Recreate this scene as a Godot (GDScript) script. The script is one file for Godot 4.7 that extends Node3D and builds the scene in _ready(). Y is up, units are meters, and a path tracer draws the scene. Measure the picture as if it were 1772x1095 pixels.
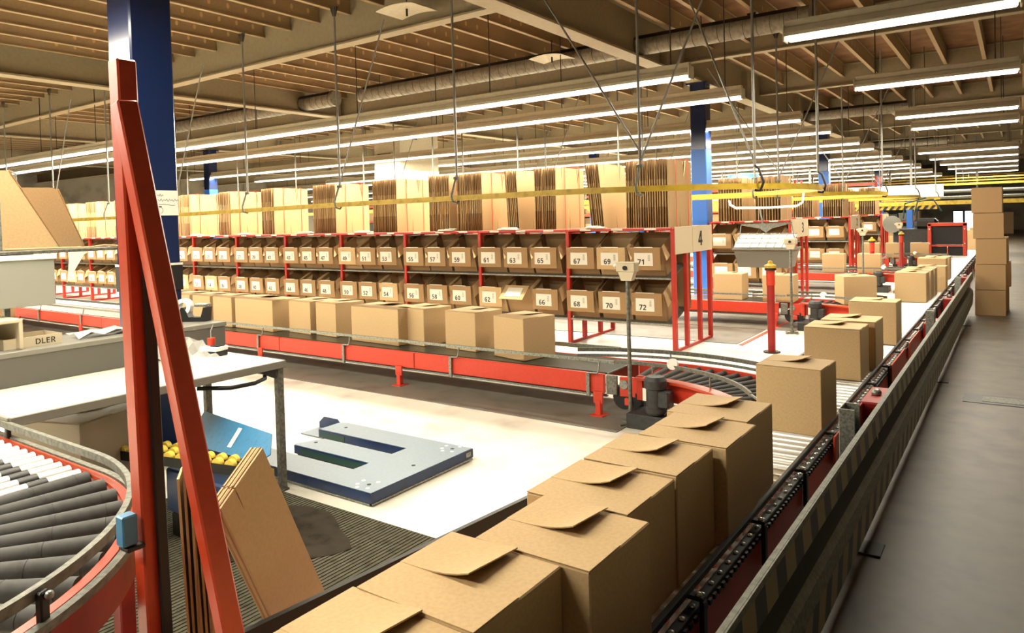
extends Node3D
# A parcel warehouse: roller conveyors, picking racks, packing table. x to the right along the rows, -z away along the main conveyor, y up, metres.

var M := {}
var used := {}
var cache := {}
var rng := RandomNumberGenerator.new()
var bold := SystemFont.new()
const ORD := ["first", "second", "third", "fourth", "fifth", "sixth", "seventh", "eighth", "ninth", "tenth", "eleventh", "twelfth", "thirteenth", "fourteenth", "fifteenth", "sixteenth", "seventeenth", "eighteenth", "nineteenth", "twentieth"]


# ---------------------------------------------------------------- mesh builder
class MB:
	var v := PackedVector3Array()
	var n := PackedVector3Array()
	var t := PackedVector2Array()

	func tri(a: Vector3, b: Vector3, c: Vector3, na = null, nb = null, nc = null, ua := Vector2.ZERO, ub := Vector2.ZERO, uc := Vector2.ZERO) -> void:
		var f := (b - a).cross(c - a).normalized()
		v.append_array(PackedVector3Array([a, c, b]))
		n.append_array(PackedVector3Array([f if na == null else na, f if nc == null else nc, f if nb == null else nb]))
		t.append_array(PackedVector2Array([ua, uc, ub]))

	# corners counter-clockwise seen from outside
	func quad(a: Vector3, b: Vector3, c: Vector3, d: Vector3, na = null, nb = null, nc = null, nd = null, uv := Rect2(0, 0, -1, -1)) -> void:
		var r := uv
		if r.size.x < 0:
			r = Rect2(0, 0, a.distance_to(b), a.distance_to(d))
		var u0 := r.position
		var u1 := r.position + Vector2(r.size.x, 0)
		var u2 := r.position + r.size
		var u3 := r.position + Vector2(0, r.size.y)
		tri(a, b, c, na, nb, nc, u0, u1, u2)
		tri(a, c, d, na, nc, nd, u0, u2, u3)

	func box(c: Vector3, s: Vector3, bev := 0.0, tr := Transform3D.IDENTITY) -> MB:
		var h := s / 2.0
		var e := minf(bev, minf(h.x, minf(h.y, h.z)) * 0.9)
		var ax := [Vector3.RIGHT, Vector3.UP, Vector3.BACK]
		for i in 3:
			for sg in [-1.0, 1.0]:
				var nn: Vector3 = ax[i] * sg
				var uu: Vector3 = ax[(i + 1) % 3]
				var ww: Vector3 = ax[(i + 2) % 3] * sg
				var hu: float = h[(i + 1) % 3] - e
				var hw: float = h[(i + 2) % 3] - e
				var o: Vector3 = c + nn * h[i]
				quad(tr * (o - uu * hu - ww * hw), tr * (o + uu * hu - ww * hw), tr * (o + uu * hu + ww * hw), tr * (o - uu * hu + ww * hw))
		if e > 0.0:
			for i in 3:
				var j := (i + 1) % 3
				var k := (i + 2) % 3
				for sj in [-1.0, 1.0]:
					for sk in [-1.0, 1.0]:
						var p := Vector3.ZERO
						p[j] = sj * h[j]
						p[k] = sk * (h[k] - e)
						var q := Vector3.ZERO
						q[j] = sj * (h[j] - e)
						q[k] = sk * h[k]
						var l := Vector3.ZERO
						l[i] = h[i] - e
						var a := tr * (c + p - l)
						var b := tr * (c + p + l)
						var d := tr * (c + q + l)
						var g := tr * (c + q - l)
						if sj * sk > 0:
							quad(a, b, d, g) if false else quad(g, d, b, a) if (d - g).cross(a - g).dot(tr.basis * (p + q)) > 0 else quad(a, b, d, g)
						else:
							quad(a, b, d, g) if (b - a).cross(g - a).dot(tr.basis * (p + q)) > 0 else quad(g, d, b, a)
		return self

	func cyl(a: Vector3, b: Vector3, r: float, seg := 10, caps := true, r2 := -1.0) -> MB:
		var rb := r if r2 < 0 else r2
		var z := (b - a).normalized()
		var x := z.cross(Vector3.UP if absf(z.y) < 0.9 else Vector3.RIGHT).normalized()
		var y := z.cross(x)
		var l := a.distance_to(b)
		for i in seg:
			var p := TAU * i / seg
			var q := TAU * (i + 1) / seg
			var dp := x * cos(p) + y * sin(p)
			var dq := x * cos(q) + y * sin(q)
			quad(a + dp * r, a + dq * r, b + dq * rb, b + dp * rb, dp, dq, dq, dp, Rect2(r * p, 0, r * (q - p), l))
			if caps:
				tri(b, b + dp * rb, b + dq * rb)
				tri(a, a + dq * r, a + dp * r)
		return self

	func tube(pts: Array, r: float, seg := 8, closed := false) -> MB:
		var m := pts.size()
		var rings := []
		var x := Vector3.ZERO
		for i in m:
			var p0: Vector3 = pts[(i - 1 + m) % m] if closed or i > 0 else pts[i]
			var p1: Vector3 = pts[(i + 1) % m] if closed or i < m - 1 else pts[i]
			var z := (p1 - p0).normalized()
			if x == Vector3.ZERO:
				x = z.cross(Vector3.UP if absf(z.y) < 0.9 else Vector3.RIGHT).normalized()
			x = (x - z * x.dot(z)).normalized()
			var y := z.cross(x)
			var ring := []
			for k in seg:
				ring.append(x * cos(TAU * k / seg) + y * sin(TAU * k / seg))
			rings.append(ring)
		for i in (m if closed else m - 1):
			var j := (i + 1) % m
			for k in seg:
				var l := (k + 1) % seg
				quad(pts[i] + rings[i][k] * r, pts[i] + rings[i][l] * r, pts[j] + rings[j][l] * r, pts[j] + rings[j][k] * r, rings[i][k], rings[i][l], rings[j][l], rings[j][k])
		if not closed:
			for k in seg:
				var l := (k + 1) % seg
				tri(pts[0], pts[0] + rings[0][l] * r, pts[0] + rings[0][k] * r)
				tri(pts[m - 1], pts[m - 1] + rings[m - 1][k] * r, pts[m - 1] + rings[m - 1][l] * r)
		return self

	# a bar of rectangular section (w across, h up) along a path
	func bar(pts: Array, w: float, h: float) -> MB:
		var m := pts.size()
		var cr := []
		for i in m:
			var d: Vector3 = (pts[mini(i + 1, m - 1)] - pts[maxi(i - 1, 0)])
			d.y = 0
			var s := d.normalized().cross(Vector3.UP) * (w / 2)
			var up := Vector3.UP * (h / 2)
			cr.append([pts[i] - s - up, pts[i] + s - up, pts[i] + s + up, pts[i] - s + up])
		for i in m - 1:
			for k in 4:
				var l := (k + 1) % 4
				quad(cr[i][k], cr[i][l], cr[i + 1][l], cr[i + 1][k])
		quad(cr[0][3], cr[0][2], cr[0][1], cr[0][0])
		quad(cr[m - 1][0], cr[m - 1][1], cr[m - 1][2], cr[m - 1][3])
		return self

	# polygon in the local xy plane, extruded from local z = 0 to depth
	func prism(poly: Array, depth: float, tr := Transform3D.IDENTITY) -> MB:
		var pp := PackedVector2Array(poly)
		if Geometry2D.is_polygon_clockwise(pp):
			pp.reverse()
		var ix := Geometry2D.triangulate_polygon(pp)
		for i in range(0, ix.size(), 3):
			var a := pp[ix[i]]
			var b := pp[ix[i + 1]]
			var c := pp[ix[i + 2]]
			if (b - a).cross(c - a) < 0:
				var q := b
				b = c
				c = q
			tri(tr * Vector3(a.x, a.y, depth), tr * Vector3(b.x, b.y, depth), tr * Vector3(c.x, c.y, depth), null, null, null, a, b, c)
			tri(tr * Vector3(a.x, a.y, 0), tr * Vector3(c.x, c.y, 0), tr * Vector3(b.x, b.y, 0), null, null, null, a, c, b)
		for i in pp.size():
			var a := pp[i]
			var b := pp[(i + 1) % pp.size()]
			quad(tr * Vector3(a.x, a.y, 0), tr * Vector3(b.x, b.y, 0), tr * Vector3(b.x, b.y, depth), tr * Vector3(a.x, a.y, depth))
		return self

	func lathe(prof: Array, tr := Transform3D.IDENTITY, seg := 20) -> MB:
		for i in prof.size() - 1:
			var p: Vector2 = prof[i]
			var q: Vector2 = prof[i + 1]
			var d := (q - p).normalized()
			var nr := Vector2(d.y, -d.x)
			for k in seg:
				var a := TAU * k / seg
				var b := TAU * (k + 1) / seg
				var ca := Vector3(cos(a), 0, -sin(a))
				var cb := Vector3(cos(b), 0, -sin(b))
				var na := (tr.basis * (ca * nr.x + Vector3.UP * nr.y)).normalized()
				var nb := (tr.basis * (cb * nr.x + Vector3.UP * nr.y)).normalized()
				quad(tr * (ca * p.x + Vector3.UP * p.y), tr * (cb * p.x + Vector3.UP * p.y), tr * (cb * q.x + Vector3.UP * q.y), tr * (ca * q.x + Vector3.UP * q.y), na, nb, nb, na)
		return self

	func ball(c: Vector3, r: Vector3, seg := 12) -> MB:
		for i in seg / 2:
			var a := PI * i / (seg / 2)
			var b := PI * (i + 1) / (seg / 2)
			for k in seg:
				var p := TAU * k / seg
				var q := TAU * (k + 1) / seg
				var n0 := Vector3(sin(a) * cos(p), cos(a), sin(a) * sin(p))
				var n1 := Vector3(sin(b) * cos(p), cos(b), sin(b) * sin(p))
				var n2 := Vector3(sin(b) * cos(q), cos(b), sin(b) * sin(q))
				var n3 := Vector3(sin(a) * cos(q), cos(a), sin(a) * sin(q))
				quad(c + n3 * r, c + n2 * r, c + n1 * r, c + n0 * r, n3, n2, n1, n0)
		return self

	func put(m: ArrayMesh, mat: Material) -> ArrayMesh:
		if v.size() == 0:
			return m
		var a := []
		a.resize(Mesh.ARRAY_MAX)
		a[Mesh.ARRAY_VERTEX] = v
		a[Mesh.ARRAY_NORMAL] = n
		a[Mesh.ARRAY_TEX_UV] = t
		m.add_surface_from_arrays(Mesh.PRIMITIVE_TRIANGLES, a)
		m.surface_set_material(m.get_surface_count() - 1, mat)
		return m

	func mesh(mat: Material) -> ArrayMesh:
		return put(ArrayMesh.new(), mat)


# ---------------------------------------------------------------- node helpers
func numbered(called: String) -> String:
	var k: int = used.get(called, 0)
	used[called] = k + 1
	return called if k == 0 else "%s_%03d" % [called, k]


func thing(called: String, label: String, category: String, at := Vector3.ZERO, turn := 0.0, group := "") -> Node3D:
	var o := Node3D.new()
	o.name = numbered(called)
	add_child(o)
	o.position = at
	o.rotation.y = turn
	o.set_meta("label", label)
	o.set_meta("category", category)
	if group:
		o.set_meta("group", group)
	return o


func part(called: String, m, mat: Material, parent: Node3D, at := Vector3.ZERO) -> MeshInstance3D:
	var o := MeshInstance3D.new()
	o.mesh = m.mesh(mat) if m is MB else m
	if not (m is MB) and mat:
		o.material_override = mat
	o.position = at
	var counts: Dictionary = parent.get_meta("counts", {})
	var k: int = counts.get(called, 0)
	counts[called] = k + 1
	parent.set_meta("counts", counts)
	o.name = called if k == 0 else "%s_%03d" % [called, k]
	parent.add_child(o)
	return o


func single(called: String, m, mat: Material, label: String, category: String, at := Vector3.ZERO, turn := 0.0, group := "") -> MeshInstance3D:
	var o := MeshInstance3D.new()
	o.mesh = m.mesh(mat) if m is MB else m
	o.name = numbered(called)
	add_child(o)
	o.position = at
	o.rotation.y = turn
	o.set_meta("label", label)
	o.set_meta("category", category)
	if group:
		o.set_meta("group", group)
	return o


func struct(called: String, m, mat: Material, label: String, category := "") -> MeshInstance3D:
	var o := MeshInstance3D.new()
	if m:
		o.mesh = m.mesh(mat) if m is MB else m
	o.name = numbered(called)
	add_child(o)
	o.set_meta("kind", "structure")
	o.set_meta("label", label)
	o.set_meta("category", category if category else called.split("_")[0])
	return o


func spelled(k: int) -> String:
	var ones := ["", "one", "two", "three", "four", "five", "six", "seven", "eight", "nine", "ten", "eleven", "twelve", "thirteen", "fourteen", "fifteen", "sixteen", "seventeen", "eighteen", "nineteen"]
	var tens := ["", "", "twenty", "thirty", "forty", "fifty", "sixty", "seventy", "eighty", "ninety"]
	if k < 20:
		return ones[k]
	return tens[k / 10] + ("-" + ones[k % 10] if k % 10 else "")


func V(x: float, y: float, z: float) -> Vector3:
	return Vector3(x, y, z)


# ---------------------------------------------------------------- materials
func noise_tex(freq: float, ramp: Array, size := 512, oct := 4, seedn := 1) -> NoiseTexture2D:
	var nz := FastNoiseLite.new()
	nz.seed = seedn
	nz.noise_type = FastNoiseLite.TYPE_SIMPLEX_SMOOTH
	nz.frequency = freq
	nz.fractal_octaves = oct
	var tx := NoiseTexture2D.new()
	tx.width = size
	tx.height = size
	tx.seamless = true
	tx.noise = nz
	var g := Gradient.new()
	g.offsets = PackedFloat32Array(ramp.map(func(r): return r[0]))
	g.colors = PackedColorArray(ramp.map(func(r): return r[1]))
	tx.color_ramp = g
	return tx


func mat(called: String, c: Color, rough := 0.6, metal := 0.0, tex: Texture2D = null, scale := 1.0) -> StandardMaterial3D:
	var m := StandardMaterial3D.new()
	m.resource_name = called
	m.albedo_color = c
	m.roughness = rough
	m.metallic = metal
	if tex:
		m.albedo_texture = tex
		m.uv1_triplanar = true
		m.uv1_scale = Vector3.ONE * scale
	M[called] = m
	return m


func glow(called: String, c: Color, energy: float) -> StandardMaterial3D:
	var m := mat(called, c, 0.5)
	m.emission_enabled = true
	m.emission = c
	m.emission_energy_multiplier = energy
	return m


func grey(a: float) -> Color:
	return Color(a, a, a)


func materials() -> void:
	var fibre := noise_tex(0.05, [[0.0, Color(0.93, 0.92, 0.91)], [0.5, Color(0.97, 0.965, 0.96)], [1.0, Color(1, 1, 1)]], 512, 5, 3)
	var worn := noise_tex(0.012, [[0.0, Color(0.72, 0.7, 0.68)], [0.45, Color(0.93, 0.93, 0.93)], [1.0, Color(1, 1, 1)]], 512, 5, 8)
	var spangle := noise_tex(0.04, [[0.0, Color(0.6, 0.6, 0.6)], [0.5, Color(0.85, 0.85, 0.84)], [1.0, Color(1, 1, 1)]], 256, 4, 5)
	var paintwear := noise_tex(0.02, [[0.0, Color(0.6, 0.55, 0.5)], [0.25, Color(0.93, 0.92, 0.92)], [1.0, Color(1, 1, 1)]], 512, 5, 11)
	var dirt := noise_tex(0.008, [[0.0, Color(0.78, 0.77, 0.75)], [0.35, Color(0.93, 0.925, 0.92)], [0.55, Color(0.985, 0.985, 0.98)], [1.0, Color(1, 1, 1)]], 1024, 6, 21)
	mat("card", Color(0.745, 0.635, 0.465), 0.85, 0.0, fibre, 2.2)
	mat("card_light", Color(0.73, 0.615, 0.445), 0.85, 0.0, fibre, 2.0)
	mat("card_dark", Color(0.58, 0.47, 0.33), 0.88, 0.0, fibre, 2.0)
	mat("card_brown", Color(0.61, 0.49, 0.34), 0.88, 0.0, fibre, 2.4)
	mat("card_edge", Color(0.56, 0.43, 0.28), 0.9)
	mat("red", Color(0.78, 0.23, 0.14), 0.42, 0.0, fibre, 0.8)
	mat("rack_red", Color(0.7, 0.16, 0.1), 0.45, 0.0, fibre, 0.8)
	mat("red_dark", Color(0.6, 0.1, 0.07), 0.5, 0.0, worn, 0.8)
	mat("orange", Color(0.74, 0.26, 0.14), 0.32, 0.0, fibre, 1.1)
	mat("galv", Color(0.66, 0.67, 0.64), 0.42, 0.75, spangle, 5.0)
	mat("galv_dull", Color(0.5, 0.5, 0.46), 0.6, 0.35, spangle, 3.0)
	mat("chrome", Color(0.93, 0.93, 0.91), 0.3, 0.55)
	mat("guard_shade", Color(0.07, 0.07, 0.065), 0.7)  # near-black stands in for shade in the beam recesses
	mat("guard_steel", Color(0.42, 0.42, 0.37), 0.6, 0.3, spangle, 3.0)
	mat("wrap", Color(0.62, 0.58, 0.5), 0.5)
	mat("rubber", Color(0.26, 0.26, 0.25), 0.75, 0.0, worn, 3.0)
	mat("belt", Color(0.2, 0.23, 0.2), 0.3, 0.0, worn, 1.5)
	mat("black", Color(0.045, 0.045, 0.045), 0.5)
	mat("dark_steel", Color(0.16, 0.16, 0.15), 0.45, 0.5)
	mat("rod", Color(0.5, 0.49, 0.46), 0.5, 0.4)
	mat("rod_dark", Color(0.22, 0.2, 0.18), 0.55, 0.3)
	mat("yellow", Color(0.76, 0.64, 0.2), 0.45, 0.0, worn, 1.0)
	mat("cream", Color(0.74, 0.71, 0.62), 0.6, 0.0, fibre, 0.5)
	mat("joist", Color(0.62, 0.53, 0.39), 0.65, 0.0, fibre, 0.7)
	mat("girder", Color(0.58, 0.53, 0.42), 0.6, 0.0, fibre, 0.4)
	mat("deck", Color(0.5, 0.36, 0.22), 0.8, 0.0, noise_tex(0.01, [[0.0, Color(0.75, 0.7, 0.65)], [0.5, Color(0.92, 0.9, 0.88)], [1.0, Color(1, 1, 1)]], 512, 5, 31), 0.4)
	mat("hole_light", Color(0.78, 0.66, 0.46), 0.8)  # pale colour stands in for light passing through the joists
	mat("floor_light", Color(0.89, 0.875, 0.82), 0.45, 0.0, dirt, 0.16)
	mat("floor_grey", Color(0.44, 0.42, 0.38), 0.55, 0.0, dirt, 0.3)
	mat("floor_aisle", Color(0.32, 0.275, 0.21), 0.5, 0.0, noise_tex(0.01, [[0.0, Color(0.6, 0.58, 0.56)], [0.35, Color(0.82, 0.81, 0.79)], [0.7, Color(0.95, 0.95, 0.94)], [1.0, Color(1, 1, 1)]], 1024, 6, 44), 0.28)
	mat("wall", Color(0.56, 0.53, 0.47), 0.85, 0.0, dirt, 0.1)
	mat("column_blue", Color(0.06, 0.12, 0.26), 0.2)
	mat("column_lit", Color(0.15, 0.38, 0.7), 0.4)  # paler blue standing in for light on the blue columns
	mat("lift_blue", Color(0.08, 0.19, 0.36), 0.4, 0.0, worn, 1.0)
	mat("lift_top", Color(0.4, 0.48, 0.54), 0.45, 0.25, fibre, 1.2)
	mat("lift_green", Color(0.1, 0.24, 0.22), 0.5)
	mat("plate_blue", Color(0.16, 0.45, 0.62), 0.45, 0.0, paintwear, 2.2)
	mat("paper", Color(0.84, 0.83, 0.78), 0.8)
	mat("white", Color(0.9, 0.9, 0.87), 0.45)
	mat("laminate", Color(0.78, 0.77, 0.71), 0.28)
	mat("table_edge", Color(0.5, 0.49, 0.45), 0.55, 0.2)
	mat("panel_grey", Color(0.36, 0.35, 0.32), 0.6)
	mat("sign_cream", Color(0.76, 0.71, 0.6), 0.6)
	mat("tote", Color(0.45, 0.45, 0.41), 0.5)
	mat("duct", Color(0.55, 0.52, 0.46), 0.5, 0.3, worn, 2.0)
	mat("duct_dark", Color(0.12, 0.1, 0.08), 0.6)
	mat("motor", Color(0.2, 0.21, 0.21), 0.5, 0.1, worn, 3.0)
	mat("ball_yellow", Color(0.88, 0.77, 0.3), 0.4)
	mat("strap", Color(0.85, 0.24, 0.1), 0.5)
	mat("ink", Color(0.05, 0.05, 0.05), 0.7)
	mat("sensor_blue", Color(0.25, 0.5, 0.66), 0.4)
	mat("teal", Color(0.05, 0.5, 0.5), 0.6)
	mat("tape_tan", Color(0.86, 0.8, 0.66), 0.4)
	mat("mat_rib", Color(0.34, 0.33, 0.28), 0.9, 0.0, worn, 2.0)
	mat("mat_worn", Color(0.22, 0.2, 0.17), 0.95, 0.0, worn, 1.0)
	M.mat_rib.metallic_specular = 0.15
	M.mat_worn.metallic_specular = 0.1
	var film := mat("film", Color(0.93, 0.93, 0.9, 0.35), 0.5)
	film.transparency = BaseMaterial3D.TRANSPARENCY_ALPHA
	var pail := mat("tote_clear", Color(0.6, 0.6, 0.56, 0.86), 0.5)
	pail.transparency = BaseMaterial3D.TRANSPARENCY_ALPHA
	glow("tube_light", Color(1.0, 0.98, 0.94), 1.0)
	glow("daylight", Color(1.0, 1.0, 1.0), 0.5)
	# hazard stripes printed on the guard rail
	var im := Image.create(64, 8, false, Image.FORMAT_RGB8)
	im.fill(Color(0.46, 0.41, 0.27))
	im.fill_rect(Rect2i(0, 0, 30, 8), Color(0.07, 0.07, 0.065))
	var st := StandardMaterial3D.new()
	st.resource_name = "hazard"
	st.albedo_texture = ImageTexture.create_from_image(im)
	st.roughness = 0.55
	M["hazard"] = st
	var im2 := Image.create(64, 64, false, Image.FORMAT_RGB8)
	for y in 64:
		for x in 64:
			im2.set_pixel(x, y, Color(0.85, 0.7, 0.1) if (x + y) % 64 < 32 else Color(0.05, 0.05, 0.05))
	var hz := StandardMaterial3D.new()
	hz.resource_name = "hazard_diagonal"
	hz.albedo_texture = ImageTexture.create_from_image(im2)
	M["hazard_diagonal"] = hz


# ---------------------------------------------------------------- lamps
const LAMP_Y := 3.4
const LAMP_POWER := 1.36   # energy per metre of lamp line


func strip_light(x0: float, x1: float, z: float, label: String, y := LAMP_Y, lit := 1.0) -> void:
	var t := thing("strip_light", label, "lamp", V((x0 + x1) / 2, y, z), 0, "fluorescent strip lights")
	var l := absf(x1 - x0)
	var h := MB.new()
	h.box(V(0, 0.125, 0), V(l, 0.07, 0.07), 0.006)
	part("trunking", h, M.cream, t)
	var b := MB.new()
	var prof := [Vector2(-0.05, 0.09), Vector2(-0.075, 0.03), Vector2(-0.075, 0.0), Vector2(0.075, 0.0), Vector2(0.075, 0.03), Vector2(0.05, 0.09)]
	b.prism(prof, l, Transform3D(Basis(V(0, 0, -1), V(0, 1, 0), V(1, 0, 0)), V(-l / 2, 0, 0)))
	part("housing", b, M.cream, t)
	var k := maxi(1, roundi(l / 3.0))
	for i in k:
		var d := MB.new()
		var w := l / k
		d.box(V(-l / 2 + w * (i + 0.5), -0.02, 0), V(w - 0.03, 0.042, 0.13), 0.012)
		part("tube", d, M.tube_light, t)
	for s in [-1, 1]:
		part("end_cap", MB.new().box(V(s * (l / 2 + 0.008), 0.035, 0), V(0.016, 0.16, 0.16), 0.004), M.cream, t)
	var top := 5.1 - y
	for i in k + 1:
		var x := -l / 2 + 0.25 + (l - 0.5) * i / k
		part("hanger", MB.new().cyl(V(x, 0.16, 0), V(x, top, 0), 0.008, 6, false), M.rod_dark, t)
	var a := AreaLight3D.new()
	a.name = "strip_glow"
	a.area_size = Vector2(l, 0.13)
	a.area_normalize_energy = true
	a.light_energy = LAMP_POWER * l * lit
	a.light_color = Color(1.0, 0.96, 0.87)
	a.shadow_enabled = true
	a.rotation.x = -PI / 2
	a.position = V(0, -0.05, 0)
	if "area_range" in a:
		a.area_range = 40.0
	t.add_child(a)


func lamps() -> void:
	# left field, right ends at x = -3.25; every pair of rows hangs over one picking rack
	var zs := [-8.5, -10.53, -14.0, -16.6, -20.0, -22.2, -25.6, -28.3, -31.2, -34.0, -39.0, -44.0]
	for i in zs.size():
		var x1 := -23.4 if i != 1 else -20.6
		strip_light(x1, -3.26, zs[i], "long bright fluorescent strip light over the left hall, %s row back from the front" % ORD[i])
	strip_light(-24.0, -13.0, -7.4, "short fluorescent strip half hidden behind the blue column, slightly in front of the long rows")
	for z in [-22.2, -28.3, -34.0]:  # added lamps, put in to brighten the dark left background
		strip_light(-41.5, -25.5, z, "added fluorescent strip brightening the far left corner of the hall, %s from the front" % ORD[int((-22.2 - z) / 6.0 + 0.2)])
	# packing area, beside and behind the viewer
	strip_light(-22.0, -2.2, -1.75, "fluorescent strip over the packing tables, beside the viewer", LAMP_Y, 0.92)
	strip_light(-22.0, -2.2, 1.2, "fluorescent strip over the packing tables, behind the viewer", LAMP_Y, 1.1)
	# right field, over the main conveyor and the aisle edge
	var zr := [-7.35, -11.03, -15.1, -17.5, -25.4, -29.0, -33.0, -37.0, -42.0]
	for i in zr.size():
		strip_light(-1.84 if i < 4 else -2.5, 0.03, zr[i], "short fluorescent strip light over the main conveyor, %s from the front" % ORD[i])


# ---------------------------------------------------------------- building shell
func shell() -> void:
	var fl := struct("floor", MB.new().box(V(-19, -0.1, -27), V(48, 0.2, 70), 0), M.floor_light, "pale worn concrete floor of the warehouse")
	part("aisle_floor", MB.new().box(V(0.8, 0.003, -27), V(4.44, 0.006, 69.9)), M.floor_aisle, fl)  # also runs under guard and conveyor, dark colour standing in for shade there
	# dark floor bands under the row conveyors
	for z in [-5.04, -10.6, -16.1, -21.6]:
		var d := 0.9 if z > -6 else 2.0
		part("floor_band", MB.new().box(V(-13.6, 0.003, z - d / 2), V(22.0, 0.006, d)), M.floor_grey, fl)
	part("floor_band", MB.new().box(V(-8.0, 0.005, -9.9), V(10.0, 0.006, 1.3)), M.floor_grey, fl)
	part("floor_line", MB.new().box(V(-2.93, 0.004, -11.0), V(0.05, 0.008, 3.6)), M.strap, fl)
	part("floor_patch", MB.new().box(V(-0.1, 0.008, -7.5), V(0.62, 0.004, 0.34), 0.001), M.motor, fl)
	part("floor_patch", MB.new().box(V(-0.02, 0.011, -7.5), V(0.5, 0.004, 0.2), 0.001), M.galv_dull, fl)
	struct("wall_far", MB.new().box(V(-19, 2.5, -62.1), V(48, 5.4, 0.2)), M.wall, "dim far end wall of the warehouse")
	struct("wall_left", MB.new().box(V(-43.1, 2.5, -27), V(0.2, 5.4, 70)), M.wall, "dim left wall of the warehouse")
	struct("wall_right", MB.new().box(V(3.1, 2.5, -27), V(0.2, 5.4, 70)), M.wall, "dark wall beyond the aisle")
	struct("wall_near", MB.new().box(V(-19, 2.5, 8.1), V(48, 5.4, 0.2)), M.wall, "wall behind the viewer")
	# ceiling: deck, joists, girders
	var ce := struct("ceiling", MB.new().box(V(-19, 5.2, -27), V(48, 0.2, 70)), M.deck, "brown board ceiling carried on cream steel joists and girders")
	var web := [Vector2(-0.035, 0), Vector2(0.035, 0), Vector2(0.035, 0.018), Vector2(0.006, 0.018), Vector2(0.006, 0.3), Vector2(0.03, 0.3), Vector2(0.03, 0.314), Vector2(-0.03, 0.314), Vector2(-0.03, 0.3), Vector2(-0.006, 0.3), Vector2(-0.006, 0.018), Vector2(-0.035, 0.018)]
	var jm := MB.new().prism(web, 69.8, Transform3D(Basis.IDENTITY, V(0, 0, -61.9))).mesh(M.joist)
	var xs := []
	var x := -0.55
	while x < 3.0:
		xs.append(x)
		x += 0.7
	x = -1.25
	while x > -42.8:
		xs.append(x)
		x -= 0.68
	for q in xs:
		part("joist", jm, null, ce, V(q, 4.785, 0))
	var hm := MultiMesh.new()
	hm.transform_format = MultiMesh.TRANSFORM_3D
	hm.mesh = MB.new().cyl(V(0, 0, -0.0), V(0.003, 0, 0), 0.024, 10).mesh(M.hole_light)  # pale disc painted as light coming through each opening
	var hp := []
	for q in xs:
		if q > -2 or q < -24:
			continue
		for k in 52:
			var zz := -3.0 - k * 0.3
			if (int(floor((zz + 100) / 1.5)) % 4) == 3:
				continue
			hp.append(V(q + 0.0062, 4.93, zz))
	hm.instance_count = hp.size()
	for i in hp.size():
		hm.set_instance_transform(i, Transform3D(Basis.from_scale(V(1, 1.7, 1)), hp[i]))
	var hi := MultiMeshInstance3D.new()
	hi.name = "joist_holes"
	hi.multimesh = hm
	hi.set_meta("kind", "stuff")
	ce.add_child(hi)
	# girders along z (I section)
	var isec := func(w: float, hgt: float, fl_t: float, wb: float) -> Array:
		return [Vector2(-w, 0), Vector2(w, 0), Vector2(w, fl_t), Vector2(wb, fl_t), Vector2(wb, hgt - fl_t), Vector2(w, hgt - fl_t), Vector2(w, hgt), Vector2(-w, hgt), Vector2(-w, hgt - fl_t), Vector2(-wb, hgt - fl_t), Vector2(-wb, fl_t), Vector2(-w, fl_t)]
	for gx in [-5.22, -13.75, -22.3, -30.8]:
		part("girder", MB.new().prism(isec.call(0.15, 0.78, 0.03, 0.012), 69.8, Transform3D(Basis.IDENTITY, V(gx, 4.32, -61.9))), M.girder, ce)
	# girders along x
	for gz in [2.2, -2.6, -7.42, -12.25, -16.9, -21.7, -26.5, -31.3, -36.1, -41, -46, -51, -56]:
		for seg in [[-13.75, -5.22], [-22.3, -13.75], [-30.8, -22.3], [-42.9, -30.8]]:
			var g := MB.new().prism(isec.call(0.1, 0.74, 0.025, 0.01), seg[1] - seg[0] - 0.06, Transform3D(Basis(V(0, 0, -1), V(0, 1, 0), V(1, 0, 0)), V(seg[0] + 0.03, 4.36, gz)))
			part("cross_girder", g, M.girder, ce)
	for gz in [2.5, -2.6, -7.9, -13.3, -18.2, -23.4, -28.6, -33.8, -39.0, -44.2, -49.4, -54.6]:
		part("cross_girder", MB.new().prism(isec.call(0.09, 0.5, 0.025, 0.01), 8.16, Transform3D(Basis(V(0, 0, -1), V(0, 1, 0), V(1, 0, 0)), V(-5.19, 4.59, gz))), M.girder, ce)
	for gx in [-5.22, -13.75, -22.3]:
		for gz in [-7.42, -12.25, -16.9, -21.7]:
			for s in [-1, 1]:
				part("stiffener", MB.new().box(V(gx + s * 0.08, 4.66, gz + 0.12), V(0.13, 0.6, 0.014)), M.girder, ce)
	# columns
	var zc := [-2.76, -14.05, -25.3, -36.6, -47.9]
	for gx in [-5.2, -13.75, -22.3]:
		for i in zc.size():
			if gx < -6 and (i == 0 or (i == 1 and gx > -14)):
				continue
			var c := MB.new().box(V(gx, 2.16, zc[i]), V(0.31, 4.32, 0.31), 0.012)
			var o := struct("column", c, M.column_blue, ["dark blue steel column rising behind the packing table", "blue steel column beyond the end of the nearest rack", "blue steel column far down the hall", "distant blue steel column", "most distant blue steel column"][i] if gx > -6 else "blue steel column in the left part of the hall, partly hidden, row %d" % [i + (5 if gx < -20 else 1)], "column")
			if i > 0:
				part("lit_sleeve", MB.new().box(V(gx, 1.5, zc[i]), V(0.318, 3.0, 0.318), 0.012), M.column_lit, o)  # added sleeve, light reflected on the column put into its colour
			part("cap_plate", MB.new().box(V(gx, 4.3, zc[i]), V(0.42, 0.03, 0.42)), M.column_blue, o)
	# small windows in the far wall, daylight behind
	var k := 0
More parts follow.
